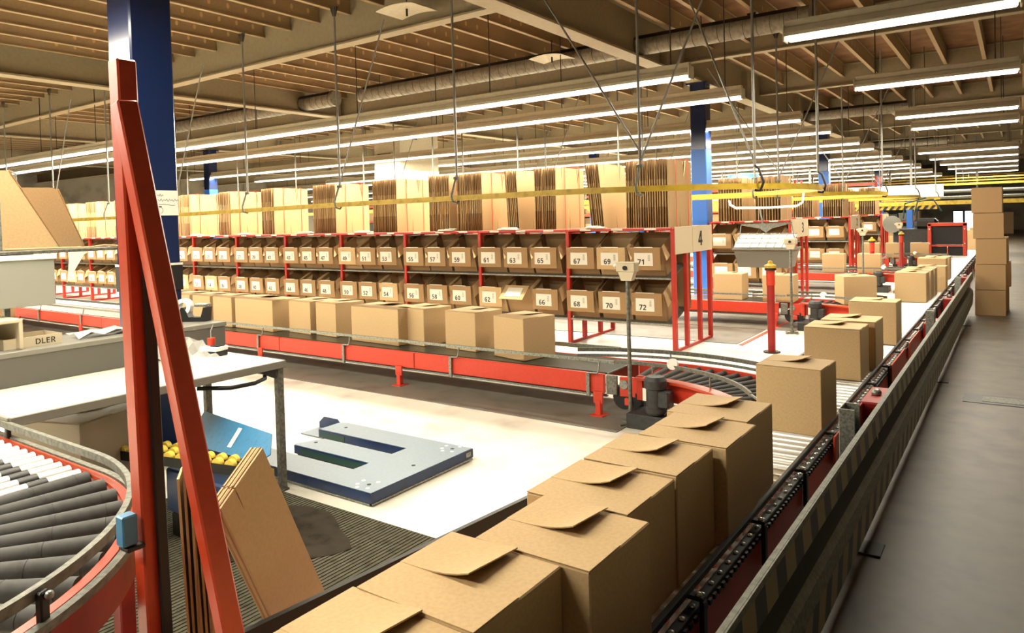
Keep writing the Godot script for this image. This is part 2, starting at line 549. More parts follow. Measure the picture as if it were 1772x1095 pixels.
	for wd in [[-2.87, 0.6, 1.4], [-3.6, 0.58, 1.4], [-12.0, 1.5, 3.0], [-17.5, 1.5, 3.0], [-25.0, 1.5, 3.0]]:
		k += 1
		var wx: float = wd[0]
		var w := struct("window_%d" % k, MB.new().box(V(wx, wd[2] / 2, -61.96), V(wd[1], wd[2], 0.06), 0.01), M.daylight, "bright daylit opening in the far wall, %s from the aisle" % ORD[k - 1], "window")
		for s in [-1, 1]:
			part("window_frame", MB.new().box(V(wx + s * (wd[1] / 2 + 0.03), wd[2] / 2, -61.94), V(0.06, wd[2], 0.1)), M.lift_green, w)
		part("window_frame", MB.new().box(V(wx, wd[2] + 0.04, -61.94), V(wd[1] + 0.12, 0.08, 0.1)), M.lift_green, w)


func ducts() -> void:
	var i := 0
	for d in [[-11.9, -2.45, -11.2, 0.16], [-19.8, -12.6, -11.1, 0.17], [-8.5, -2.45, -22.8, 0.16], [-26.0, -14.5, -22.8, 0.17], [-20.0, -2.4, -35.3, 0.17]]:
		var t := thing("ventilation_duct", ["spiral ventilation duct running above the first lamps to the blue column", "spiral ventilation duct high at the left behind the front girder", "spiral duct under the ceiling over the third rack", "spiral duct far left under the ceiling", "most distant spiral duct under the ceiling"][i], "duct", V(0, 4.55, d[2]), 0, "ventilation ducts")
		part("pipe", MB.new().cyl(V(d[0], 0, 0), V(d[1], 0, 0), d[3], 20), M.duct, t)
		part("dark_band", MB.new().prism(arc_poly(d[3] * 1.02, d[3] * 1.06, 75.0, 150.0, 12), (d[1] - d[0]) * 0.96, Transform3D(Basis(V(0, 0, -1), V(0, 1, 0), V(1, 0, 0)), V(d[0] + 0.2, 0, 0))), M.duct_dark, t)
		var r := MB.new()
		var n := int((d[1] - d[0]) / 0.2)
		for k in n:
			r.tube(circle(V(d[0] + 0.1 + k * 0.2, 0, 0), d[3] + 0.003, 16, V(0, 0, 1), V(0, 1, 0)), 0.006, 4, true)
		part("seam", r, M.galv_dull, t).set_meta("kind", "stuff")
		for k in range(0, n, 12):
			part("hanger", MB.new().cyl(V(d[0] + 0.6 + k * 0.2, d[3], 0), V(d[0] + 0.6 + k * 0.2, 0.42, 0), 0.01, 6), M.rod_dark, t)
		i += 1


func arc_poly(r0: float, r1: float, a0: float, a1: float, n: int) -> Array:
	var p := []
	for i in n + 1:
		var a := deg_to_rad(lerpf(a0, a1, float(i) / n))
		p.append(Vector2(cos(a), sin(a)) * r1)
	for i in n + 1:
		var a := deg_to_rad(lerpf(a1, a0, float(i) / n))
		p.append(Vector2(cos(a), sin(a)) * r0)
	return p


func circle(c: Vector3, r: float, n: int, ax: Vector3, ay: Vector3) -> Array:
	var p := []
	for i in n:
		p.append(c + ax * (r * cos(TAU * i / n)) + ay * (r * sin(TAU * i / n)))
	return p


func arc(c: Vector3, r: float, a0: float, a1: float, n: int) -> Array:
	# angle 0 points to -z, 90 degrees to +x
	var p := []
	for i in n + 1:
		var a := deg_to_rad(lerpf(a0, a1, float(i) / n))
		p.append(c + V(sin(a), 0, -cos(a)) * r)
	return p


# ---------------------------------------------------------------- cartons
func carton(label: String, at: Vector3, size: Vector3, turn := 0.0, group := "", lid := 1, tone := "card") -> Node3D:
	var t := thing("carton", label, "box", at, turn, group)
	var key := "carton%s%s" % [size, tone]
	if not cache.has(key):
		cache[key] = MB.new().box(V(0, size.y / 2 - 0.002, 0), V(size.x, size.y - 0.004, size.z), 0.004).mesh(M[tone])
	part("body", cache[key], null, t)
	if lid == 0:
		return t
	var fk := "lid%s%d%s" % [size, lid, tone]
	if not cache.has(fk):
		var w := size.x / 2
		var d := size.z / 2
		var y := size.y
		var th := 0.004
		# a loose quarter flap, flush at the edges and lifted at its inner corner
		var lift := 0.03 if lid == 1 else 0.012
		var f := MB.new()
		var up := V(0, th, 0)
		var nu := 6
		var pt := func(i: int, k: int) -> Vector3:
			var uu := float(i) / nu
			var vv := float(k) / nu
			return V(lerpf(-w + 0.001, 0.05, uu), y - 0.002 + lift * pow(uu, 3.0) * (0.35 + 0.65 * vv), lerpf(-d + 0.001, 0.03, vv))
		for i in nu:
			for k in nu:
				f.quad(pt.call(i, k + 1) + up, pt.call(i + 1, k + 1) + up, pt.call(i + 1, k) + up, pt.call(i, k) + up)
				f.quad(pt.call(i, k), pt.call(i + 1, k), pt.call(i + 1, k + 1), pt.call(i, k + 1))
		for i in nu:
			f.quad(pt.call(i, nu), pt.call(i + 1, nu), pt.call(i + 1, nu) + up, pt.call(i, nu) + up)
			f.quad(pt.call(nu, i + 1), pt.call(nu, i), pt.call(nu, i) + up, pt.call(nu, i + 1) + up)
			f.quad(pt.call(i + 1, 0), pt.call(i, 0), pt.call(i, 0) + up, pt.call(i + 1, 0) + up)
			f.quad(pt.call(0, i), pt.call(0, i + 1), pt.call(0, i + 1) + up, pt.call(0, i) + up)
		var g := MB.new()
		g.box(V(0.0, y - 0.0005, d * 0.52), V(2 * w - 0.002, 0.003, d * 0.95), 0.0005)
		cache[fk] = [f.mesh(M[tone]), g.mesh(M[tone])]
	part("flap", cache[fk][0], null, t)
	part("flap", cache[fk][1], null, t)
	return t


func cartons() -> void:
	var g := "cartons on the main roller conveyor"
	var s := V(0.46, 0.4, 0.375)
	# near queue: centre x, centre z
	var q := [[-1.225, -1.055, 0.40, "carton at the very front of the conveyor queue, cut off by the frame", 0.4], [-1.21, -1.44, 0.405, "carton with a raised lid flap, second in the front queue", 0.39], [-1.125, -1.825, 0.405, "carton standing proud to the right, third in the front queue", 0.385], [-1.205, -2.215, 0.40, "carton with bent lid flap, fourth in the front queue", 0.385], [-1.2, -2.6, 0.405, "carton with small open flap, fifth in the front queue", 0.38], [-1.15, -3.0, 0.405, "carton jutting right, sixth in the front queue", 0.4], [-1.19, -3.4, 0.405, "last carton of the front queue, before the gap", 0.4]]
	for i in q.size():
		carton(q[i][3], V(q[i][0], 0.36, q[i][1]), V(0.385, q[i][2], q[i][4] - 0.006), 0.0, g)
	carton("single carton alone on the steel rollers where the curve joins", V(-1.145, 0.36, -4.675), V(0.385, 0.4, 0.37), -0.03, g)
	carton("front carton of the group of three beyond the single carton", V(-1.225, 0.36, -6.31), V(0.42, 0.405, 0.38), 0.0, g)
	carton("middle carton of the group of three beyond the single carton", V(-1.19, 0.36, -6.78), V(0.43, 0.405, 0.42), 0.0, g)
	carton("rear carton of the group of three, with an upright flap", V(-1.2, 0.36, -8.1), V(0.43, 0.42, 0.39), 0.0, g, 2)
	carton("carton turned cornerwise where the second row conveyor joins", V(-1.93, 0.36, -11.3), V(0.44, 0.4, 0.46), 0.45, g)
	carton("front carton of the far queue before the box tower", V(-1.27, 0.36, -11.85), V(0.4, 0.42, 0.4), 0.0, g)
	carton("second carton of the far queue before the box tower", V(-1.25, 0.36, -12.3), V(0.4, 0.42, 0.4), 0.0, g)
	carton("third carton of the far queue before the box tower", V(-1.24, 0.36, -12.75), V(0.4, 0.42, 0.4), 0.0, g)
	carton("fourth carton of the far queue, shorter than its neighbours", V(-1.15, 0.36, -13.5), V(0.4, 0.4, 0.4), 0.0, g)
	carton("front carton of the pair near the black curtain machine", V(-1.3, 0.36, -15.3), V(0.45, 0.42, 0.4), 0.0, g)
	carton("rear carton of the pair near the black curtain machine", V(-1.25, 0.36, -15.8), V(0.4, 0.42, 0.4), 0.0, g)
	carton("carton past the black curtain machine, left of the box tower", V(-1.2, 0.36, -27.0), V(0.42, 0.6, 0.4), 0.0, g)
	carton("second carton past the black curtain machine", V(-1.15, 0.36, -29.2), V(0.42, 0.62, 0.4), 0.0, g)
	# tray conveyor of the nearest rack: left x, right x, front z, turn
	var r := [[-4.2, -3.76, -5.60, 0.24, "rightmost carton on the conveyor in front of rack four"], [-4.94, -4.5, -5.74, 0.1, "second carton from the right on the rack four conveyor"], [-5.64, -5.21, -5.75, 0.1, "third carton from the right on the rack four conveyor"], [-6.28, -5.49, -5.64, 0.06, "wide carton, fourth from the right on the rack four conveyor"], [-7.01, -6.6, -5.74, 0.1, "narrow carton, fifth from the right on the rack four conveyor"], [-7.53, -7.06, -5.74, 0.1, "sixth carton from the right on the rack four conveyor"], [-8.56, -7.7, -5.66, 0.05, "wide carton with a shadowed right side, just right of the tape dispenser"], [-9.05, -8.6, -5.66, 0.03, "carton behind the tape dispenser on the rack four conveyor"], [-9.55, -9.1, -5.66, 0.03, "carton left of the tape dispenser on the rack four conveyor"], [-10.05, -9.6, -5.66, 0.03, "carton beside the blue column on the rack four conveyor"], [-10.55, -10.1, -5.66, 0.03, "carton half hidden by the blue column"]]
	for b in r:
		var w: float = b[1] - b[0]
		carton(b[4], V((b[0] + b[1]) / 2, 0.362, b[2] - 0.21), V(w, 0.4, 0.42), -b[3], "cartons on the rack four conveyor", 2 if w < 0.6 else 1)
	# row 3 and row 2 conveyors
	var far := [[-3.72, -11.25, "left carton on the rack three conveyor, under the hanging tray"], [-2.95, -11.2, "right carton on the rack three conveyor, beside the orange post"], [-2.6, -16.9, "carton on the rack two conveyor beside its switch post"], [-3.3, -16.9, "left carton on the rack two conveyor"], [-2.2, -22.4, "right carton of the rack one conveyor row"], [-2.8, -22.4, "middle carton of the rack one conveyor row"], [-3.4, -22.4, "left carton of the rack one conveyor row"], [-2.3, -27.9, "right carton on the most distant conveyor"], [-2.9, -27.9, "middle carton on the most distant conveyor"], [-3.6, -27.9, "left carton on the most distant conveyor"]]
	for b in far:
		carton(b[2], V(b[0], 0.362, b[1]), V(0.44, 0.4, 0.44), 0.08, "cartons on the distant row conveyors", 2)
	# tower of five at the guard rail end
	var y := 0.0
	var dx := [0.0, 0.0, 0.02, -0.02, -0.03]
	for i in 5:
		carton(["bottom box of the tower of five at the aisle", "second box up in the tower of five", "middle box of the tower of five, shifted right", "fourth box up in the tower of five", "top box of the tower of five"][i], V(-0.365 + dx[i], y, -13.56), V(0.4, 0.395, 0.4), [0.0, 0.02, -0.02, 0.02, -0.02][i], "tower of boxes at the aisle", 2, "card_brown")
		y += 0.4
	y = 0.0
	for i in 3:
		carton(["bottom box of the stack hidden behind the tower", "second box of the stack hidden behind the tower", "third box of the stack hidden behind the tower", "upper box of the stack hidden behind the tower"][i], V(-0.34 + 0.03 * (i % 2), y, -14.2 - 0.03 * i), V(0.42, 0.395, 0.4), 0.0, "second stack of boxes at the aisle", 2, "card_brown")
		y += 0.4
	y = 0.0
	for i in 3:
		carton(["bottom box of the dark stack far down the aisle", "middle box of the dark stack far down the aisle", "top box of the dark stack far down the aisle"][i], V(-0.47, y, -53.5), V(0.48, 0.44, 0.5), 0.0, "dark stack far down the aisle", 2, "card_dark")
		y += 0.44


# ---------------------------------------------------------------- main conveyor and guard rail
func main_conveyor() -> void:
	var t := thing("roller_conveyor", "long straight steel roller conveyor running away along the guard rail", "conveyor")
	var rm := MB.new().cyl(V(-1.53, 0, 0), V(-0.985, 0, 0), 0.025, 12).mesh(M.chrome)
	var z := -0.1
	while z > -24.9:
		part("roller", rm, null, t, V(0, 0.335, z))
		z -= 0.0935
	for s in [[-1.56, "left"], [-0.935, "right"]]:
		var f := MB.new()
		f.box(V(s[0], 0.22, -12.4), V(0.04, 0.2, 25.0), 0.004)
		part("side_frame", f, M.red, t)
	# shaft ends, teeth of the drive and the slim steel guide on the right
	var ch := MB.new()
	var te := MB.new()
	var nn := 0
	z = -0.1
	while z > -16.0:
		ch.ball(V(-0.932, 0.346, z), V(0.012, 0.009, 0.012), 6)
		te.box(V(-0.911, 0.318, z - 0.02), V(0.01, 0.018, 0.022))
		te.box(V(-0.911, 0.318, z - 0.067), V(0.01, 0.018, 0.022))
		z -= 0.0935
	var shaft := part("shaft_ends", ch, M.chrome, t)
	shaft.set_meta("kind", "stuff")
	part("drive_teeth", te, M.black, t).set_meta("kind", "stuff")
	part("cover_strip", MB.new().box(V(-0.935, 0.332, -12.4), V(0.036, 0.025, 25.0), 0.003), M.black, t)
	part("guide_rail", MB.new().box(V(-0.955, 0.392, -12.4), V(0.022, 0.03, 25.0), 0.004), M.dark_steel, t)
	var zz := -0.9
	while zz > -24.0:
		var b := MB.new().box(V(-0.9, 0.28, zz), V(0.018, 0.18, 0.04), 0.005)
		b.box(V(-0.925, 0.375, zz), V(0.06, 0.016, 0.035), 0.003)
		var bk := part("bracket", b, M.dark_steel, t)
		part("bolt", MB.new().ball(V(-0.915, 0.386, zz), V(0.012, 0.009, 0.012), 8), M.chrome, bk)
		zz -= 0.73
	# left guide in front
	part("guide_rail", MB.new().bar([V(-1.9, 0.5, -0.5), V(-1.83, 0.5, -1.29), V(-1.7, 0.5, -2.43), V(-1.6, 0.5, -3.4), V(-1.58, 0.5, -3.9)], 0.02, 0.07), M.dark_steel, t)
	for gz in [[-1.885, -0.75], [-1.77, -1.85], [-1.65, -2.9], [-1.585, -3.75]]:
		part("guide_post", MB.new().box(V(gz[0] - 0.015, 0.25, gz[1]), V(0.03, 0.5, 0.04), 0.004), M.dark_steel, t)
	part("guide_rail", MB.new().bar([V(-1.575, 0.42, -6.4), V(-1.575, 0.42, -9.8)], 0.02, 0.04), M.galv_dull, t)
	part("guide_rail", MB.new().bar([V(-1.575, 0.42, -12.4), V(-1.575, 0.42, -15.6)], 0.02, 0.04), M.galv_dull, t)
	z = -0.8
	while z > -25:
		for x in [-1.56, -0.935]:
			part("leg", MB.new().box(V(x, 0.065, z), V(0.05, 0.13, 0.07), 0.004), M.red, t)
		z -= 2.4
	var fc := thing("roller_conveyor", "far section of the roller conveyor beyond the curtain machine", "conveyor", V(0, 0, 0))
	z = -25.1
	while z > -31.5:
		part("roller", rm, null, fc, V(0, 0.335, z))
		z -= 0.16
	for sx in [-1.56, -0.935]:
		part("side_frame", MB.new().box(V(sx, 0.22, -28.3), V(0.04, 0.2, 6.6), 0.004), M.red, fc)
		for lz in [-25.4, -28.0, -31.0]:
			part("leg", MB.new().box(V(sx, 0.065, lz), V(0.05, 0.13, 0.07), 0.004), M.red, fc)
	# red drive boxes on the right side
	for k in [[-5.6, 0.5], [-9.6, 0.5], [-12.2, 0.4], [-16.0, 0.5]]:
		var d := part("drive_box", MB.new().box(V(-0.83, 0.28, k[0]), V(0.14, 0.22, k[1]), 0.01), M.red_dark, t)
		part("drive_cap", MB.new().ball(V(-0.83, 0.405, k[0]), V(0.035, 0.03, 0.045), 10), M.galv, d)
	for k in [-4.9, -7.2, -8.4]:
		part("cover_plate", MB.new().box(V(-0.885, 0.3, k), V(0.012, 0.17, 0.9), 0.003), M.orange, t)


func guard_rail() -> void:
	var t := thing("guard_rail", "black and yellow striped double-wave crash barrier along the aisle", "guard rail")
	# W-beam: x towards the aisle is positive
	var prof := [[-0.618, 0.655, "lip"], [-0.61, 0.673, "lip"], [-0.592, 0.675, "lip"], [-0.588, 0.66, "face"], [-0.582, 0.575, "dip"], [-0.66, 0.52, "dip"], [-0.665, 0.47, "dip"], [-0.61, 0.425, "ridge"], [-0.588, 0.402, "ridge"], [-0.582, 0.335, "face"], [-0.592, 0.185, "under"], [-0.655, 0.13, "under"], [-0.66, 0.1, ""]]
	var z0 := 0.6
	var z1 := -13.3
	var by := {"lip": MB.new(), "face": MB.new(), "dip": MB.new(), "ridge": MB.new(), "under": MB.new()}
	for i in prof.size() - 1:
		var a := V(prof[i][0], prof[i][1], 0)
		var b := V(prof[i + 1][0], prof[i + 1][1], 0)
		var m: MB = by[prof[i][2]]
		var nrm := V(b.y - a.y, a.x - b.x, 0).normalized() * -1.0
		var u := (z0 - z1) / 0.21
		m.quad(b + V(0, 0, z0), b + V(0, 0, z1), a + V(0, 0, z1), a + V(0, 0, z0), nrm, nrm, nrm, nrm, Rect2(0, 0, u, 1))
		m.quad(a + V(-0.006, 0, z0), a + V(-0.006, 0, z1), b + V(-0.006, 0, z1), b + V(-0.006, 0, z0), -nrm, -nrm, -nrm, -nrm, Rect2(0, 0, u, 1))
	part("top_lip", by.lip, M.guard_steel, t)
	part("striped_face", by.face, M.hazard, t)
	part("dip", by.dip, M.guard_shade, t)  # shade of the recess is put into the colour
	part("ridge", by.ridge, M.guard_steel, t)
	part("under_lip", by.under, M.guard_shade, t)  # shade below the beam is painted in as well
	for z in [0.0, -4.0, -8.2, -12.2]:
		var p := MB.new()
		p.box(V(-0.755, 0.345, z), V(0.008, 0.69, 0.14), 0.002)
		p.box(V(-0.72, 0.345, z + 0.07), V(0.075, 0.69, 0.008), 0.002)
		p.box(V(-0.72, 0.345, z - 0.07), V(0.075, 0.69, 0.008), 0.002)
		part("post", p, M.galv, t)
		part("foot_plate", MB.new().box(V(-0.66, 0.011, z + 0.1), V(0.2, 0.01, 0.16), 0.003), M.dark_steel, t)
		for h in [0.55, 0.25]:
			part("bolt", MB.new().cyl(V(-0.66, h, z), V(-0.59, h, z), 0.014, 8), M.galv, t)


# ---------------------------------------------------------------- row conveyors with merging curve
func row_conveyor(zf: float, xl: float, label: String, near: bool) -> void:
	var t := thing("belt_conveyor", label, "conveyor", V(0, 0, zf), 0, "" if near else "row conveyors of the racks behind")
	# zf is the front of the red beam; belt runs from xl to -2.95, curve rollers follow
	var xr := -2.9
	part("belt", MB.new().box(V((xl + xr) / 2, 0.352, -0.36), V(xr - xl, 0.016, 0.6), 0.004), M.belt, t)
	var x := xl
	while x < xr - 0.3:
		var x2 := minf(x + 2.2, xr)
		part("side_beam", MB.new().box(V((x + x2) / 2, 0.275, -0.02), V(x2 - x - 0.008, 0.165, 0.04), 0.005), M.red, t)
		part("side_beam", MB.new().box(V((x + x2) / 2, 0.275, -0.7), V(x2 - x - 0.008, 0.165, 0.04), 0.005), M.red, t)
		x = x2
	part("lower_rail", MB.new().box(V((xl + xr) / 2, 0.165, -0.06), V(xr - xl, 0.022, 0.03), 0.004), M.galv, t)
	part("lower_rail", MB.new().box(V((xl + xr) / 2, 0.11, -0.62), V(xr - xl, 0.022, 0.03), 0.004), M.galv, t)
	part("guide_rail", MB.new().bar([V(xl, 0.47, 0.0), V(xr + 0.1, 0.47, 0.0)], 0.018, 0.026), M.galv, t)
	part("guide_rail", MB.new().bar([V(xl, 0.44, -0.72), V(xr - 0.2, 0.44, -0.72)], 0.018, 0.04), M.galv, t)
	x = xr - 0.15
	while x > xl:
		var b := MB.new()
		b.box(V(x, 0.26, 0.014), V(0.035, 0.2, 0.02), 0.003)
		b.tube([V(x, 0.36, 0.02), V(x + 0.02, 0.365, 0.03), V(x + 0.1, 0.37, 0.03), V(x + 0.11, 0.39, 0.025), V(x + 0.11, 0.46, 0.012)], 0.008, 6)
		part("bracket", b, M.galv, t)
		x -= 1.55
	x = xr - 0.05
	while x > xl:
		var l := MB.new()
		l.box(V(x, 0.16, 0.02), V(0.09, 0.1, 0.02), 0.003)
		l.box(V(x, 0.07, 0.01), V(0.05, 0.14, 0.05), 0.003)
		l.box(V(x, 0.006, 0.01), V(0.13, 0.012, 0.13), 0.003)
		part("leg", l, M.red, t)
		part("leg", MB.new().box(V(x + 0.1, 0.1, -0.7), V(0.05, 0.2, 0.05), 0.003).box(V(x + 0.1, 0.006, -0.7), V(0.12, 0.012, 0.12)), M.red, t)
		x -= 2.35
	# curve
	var c := V(-2.5, 0, 1.14)
	var ri := 1.16
	var ro := 1.84
	var rm := MB.new()
	var k := 0
	for a in range(-18, 60, 4):
		var sn := sin(deg_to_rad(a))
		var r0 := ri + 0.03
		var r1 := ro - 0.03
		if a > 0:
			r1 = minf(r1, 0.92 / sn)
		if r1 < r0 + 0.08 or a < -8:
			continue
		var d := V(sn, 0, -cos(deg_to_rad(a)))
		part("roller", MB.new().cyl(c + d * r0 + V(0, 0.335, 0), c + d * r1 + V(0, 0.335, 0), 0.022, 10), M.rubber if a % 8 != 0 else M.motor, t)
	part("curve_frame", MB.new().bar(arc(c + V(0, 0.28, 0), ri - 0.02, -12, 52, 20), 0.03, 0.16), M.red, t)
	part("curve_lip", MB.new().bar(arc(c + V(0, 0.37, 0), ri - 0.05, -4, 46, 16), 0.1, 0.02), M.orange, t)
	part("curve_frame", MB.new().bar(arc(c + V(0, 0.28, 0), ro + 0.02, -12, 29, 16), 0.03, 0.16), M.red, t)
	part("curve_rail", MB.new().bar(arc(c + V(0, 0.48, 0), ri, -14, 62, 24), 0.016, 0.03), M.galv_dull, t)
	part("curve_rail", MB.new().bar(arc(c + V(0, 0.455, 0), ro, -30, 32, 24), 0.016, 0.035), M.galv_dull, t)
	part("curve_rail", MB.new().bar(arc(c + V(0, 0.4, 0), ro + 0.01, -30, 32, 24), 0.016, 0.025), M.galv, t)
	var end: Vector3 = arc(c + V(0, 0.48, 0), ri, 62, 62, 1)[0]
	part("rail_loop", MB.new().tube([end, end + V(0.06, -0.01, 0.06), end + V(0.1, -0.06, 0.1), end + V(0.09, -0.12, 0.1), end + V(0.05, -0.12, 0.04), end + V(0.04, -0.04, 0.02)], 0.009, 6), M.galv, t)
	for a in [2, 30]:
		var p: Vector3 = c + V(sin(deg_to_rad(a)), 0, -cos(deg_to_rad(a))) * (ri - 0.005)
		part("rail_post", MB.new().tube([p + V(0, 0.3, 0), p + V(0, 0.46, 0)], 0.008, 6), M.galv, t)
		p = c + V(sin(deg_to_rad(a - 5)), 0, -cos(deg_to_rad(a - 5))) * (ro + 0.02)
		part("rail_post", MB.new().tube([p + V(0, 0.3, 0), p + V(0, 0.45, 0)], 0.008, 6), M.galv, t)
	# drive: motor, gearbox, chain wheel, base
	var mo := MB.new()
	mo.lathe([Vector2(0.0, 0.0), Vector2(0.07, 0.0), Vector2(0.085, 0.02), Vector2(0.085, 0.05), Vector2(0.075, 0.06), Vector2(0.08, 0.2), Vector2(0.09, 0.21), Vector2(0.09, 0.27), Vector2(0.07, 0.3), Vector2(0.0, 0.305)], Transform3D(Basis.IDENTITY, V(-2.36, 0.13, 0.16)), 16)
	mo.box(V(-2.27, 0.26, 0.17), V(0.09, 0.13, 0.12), 0.01)
	for i in 8:
		mo.box(V(-2.36, 0.3 - i * 0.016, 0.16), V(0.175, 0.005, 0.06))
	var motor := part("motor", mo, M.motor, t)
	part("nameplate", MB.new().box(V(-2.425, 0.29, 0.225), V(0.03, 0.1, 0.005)), M.paper, motor)
	part("motor_base", MB.new().box(V(-2.38, 0.062, 0.02), V(0.42, 0.12, 0.42), 0.008), M.motor, t)
	var gw := MB.new().cyl(V(-2.72, 0.18, 0.0), V(-2.72, 0.18, -0.1), 0.1, 18).cyl(V(-2.62, 0.17, 0.02), V(-2.62, 0.17, -0.12), 0.07, 14)
	part("drive_wheel", gw, M.black, t)
	var dp := MB.new().box(V(-2.82, 0.28, 0.012), V(0.1, 0.16, 0.03), 0.004)
	part("bearing_plate", dp, M.galv_dull, t)
	part("bearing_cap", MB.new().cyl(V(-2.7, 0.3, -0.02), V(-2.7, 0.3, 0.04), 0.04, 14), M.galv, t)
	part("drive_bracket", MB.new().box(V(-2.55, 0.29, 0.03), V(0.05, 0.2, 0.04), 0.004).box(V(-2.66, 0.16, 0.03), V(0.06, 0.06, 0.04), 0.004), M.red, t)
	part("reflector", MB.new().cyl(V(-2.28, 0.5, -0.02), V(-2.28, 0.505, 0.01), 0.045, 16), M.white, t)


# ---------------------------------------------------------------- racks, bins, bundles
func bin_mesh(tone: String) -> Array:
	var key := "bin" + tone
	if cache.has(key):
		return cache[key]
	var w := 0.215
	var th := 0.006
	var F := Vector2(0, 0.36)
	var B := Vector2(-0.13, 0)
	var Rr := Vector2(-0.5, 0.133)
	var T := Vector2(-0.365, 0.54)
	var b := MB.new()
	var yz := Basis(V(0, 0, -1), V(0, 1, 0), V(1, 0, 0))   # local x -> -z, local z -> +x
	var side := [Vector2(-F.x, F.y), Vector2(-B.x, B.y), Vector2(-Rr.x, Rr.y), Vector2(-T.x, T.y)]
	for s in [-w, w - th]:
		b.prism(side, th, Transform3D(yz, V(s, 0, 0)))
	var plate := func(p: Vector2, q: Vector2) -> void:
		var d := (q - p).normalized()
		var nn := Vector2(-d.y, d.x) * th
		var pg := [p, q, q + nn, p + nn].map(func(c): return Vector2(-c.x, c.y))
		b.prism(pg, 2 * w - 0.002, Transform3D(yz, V(-w + 0.001, 0, 0)))
	plate.call(F, B)
	plate.call(B, Rr)
	plate.call(Rr, T)
	var body := b.mesh(M[tone])
	var fl := MB.new().box(V(0, 0.225, 0.016), V(2 * w - 0.02, 0.28, 0.006), 0.002, Transform3D(Basis(V(1, 0, 0), 0.04), V(0, -0.005, 0)))
	var lb := ArrayMesh.new()
	MB.new().box(V(-0.02, 0.25, 0.027), V(0.25, 0.235, 0.008), 0.002).put(lb, M.paper)
	var bars := MB.new()
	for i in 7:
		bars.box(V(0.055, 0.2 + i * 0.011, 0.0315), V(0.03, 0.004, 0.0006))
	bars.box(V(-0.05, 0.325, 0.0315), V(0.12, 0.003, 0.0006))
	bars.box(V(-0.06, 0.31, 0.0315), V(0.1, 0.003, 0.0006))
	bars.put(lb, M.galv_dull)
	var sf := MB.new()
	# side flap hinged on the top edge of the right wall, tipped outwards
	var h0 := V(w, F.y + 0.005, F.x - 0.005)
	var h1 := V(w, T.y * 0.8 + F.y * 0.2, T.x * 0.8 + F.x * 0.2)
	var out := V(0.095, -0.16, 0.09)
	var up := V(-0.003, 0.006, 0)
	sf.quad(h0, h0 + out, h1 + out, h1)
	sf.quad(h1 + up, h1 + out + up, h0 + out + up, h0 + up)
	sf.quad(h0 + out, h0 + out + up, h1 + out + up, h1 + out)
	sf.quad(h0, h0 + up, h0 + out + up, h0 + out)
	cache[key] = [body, fl.mesh(M[tone]), lb, sf.mesh(M.card_light)]
	return cache[key]


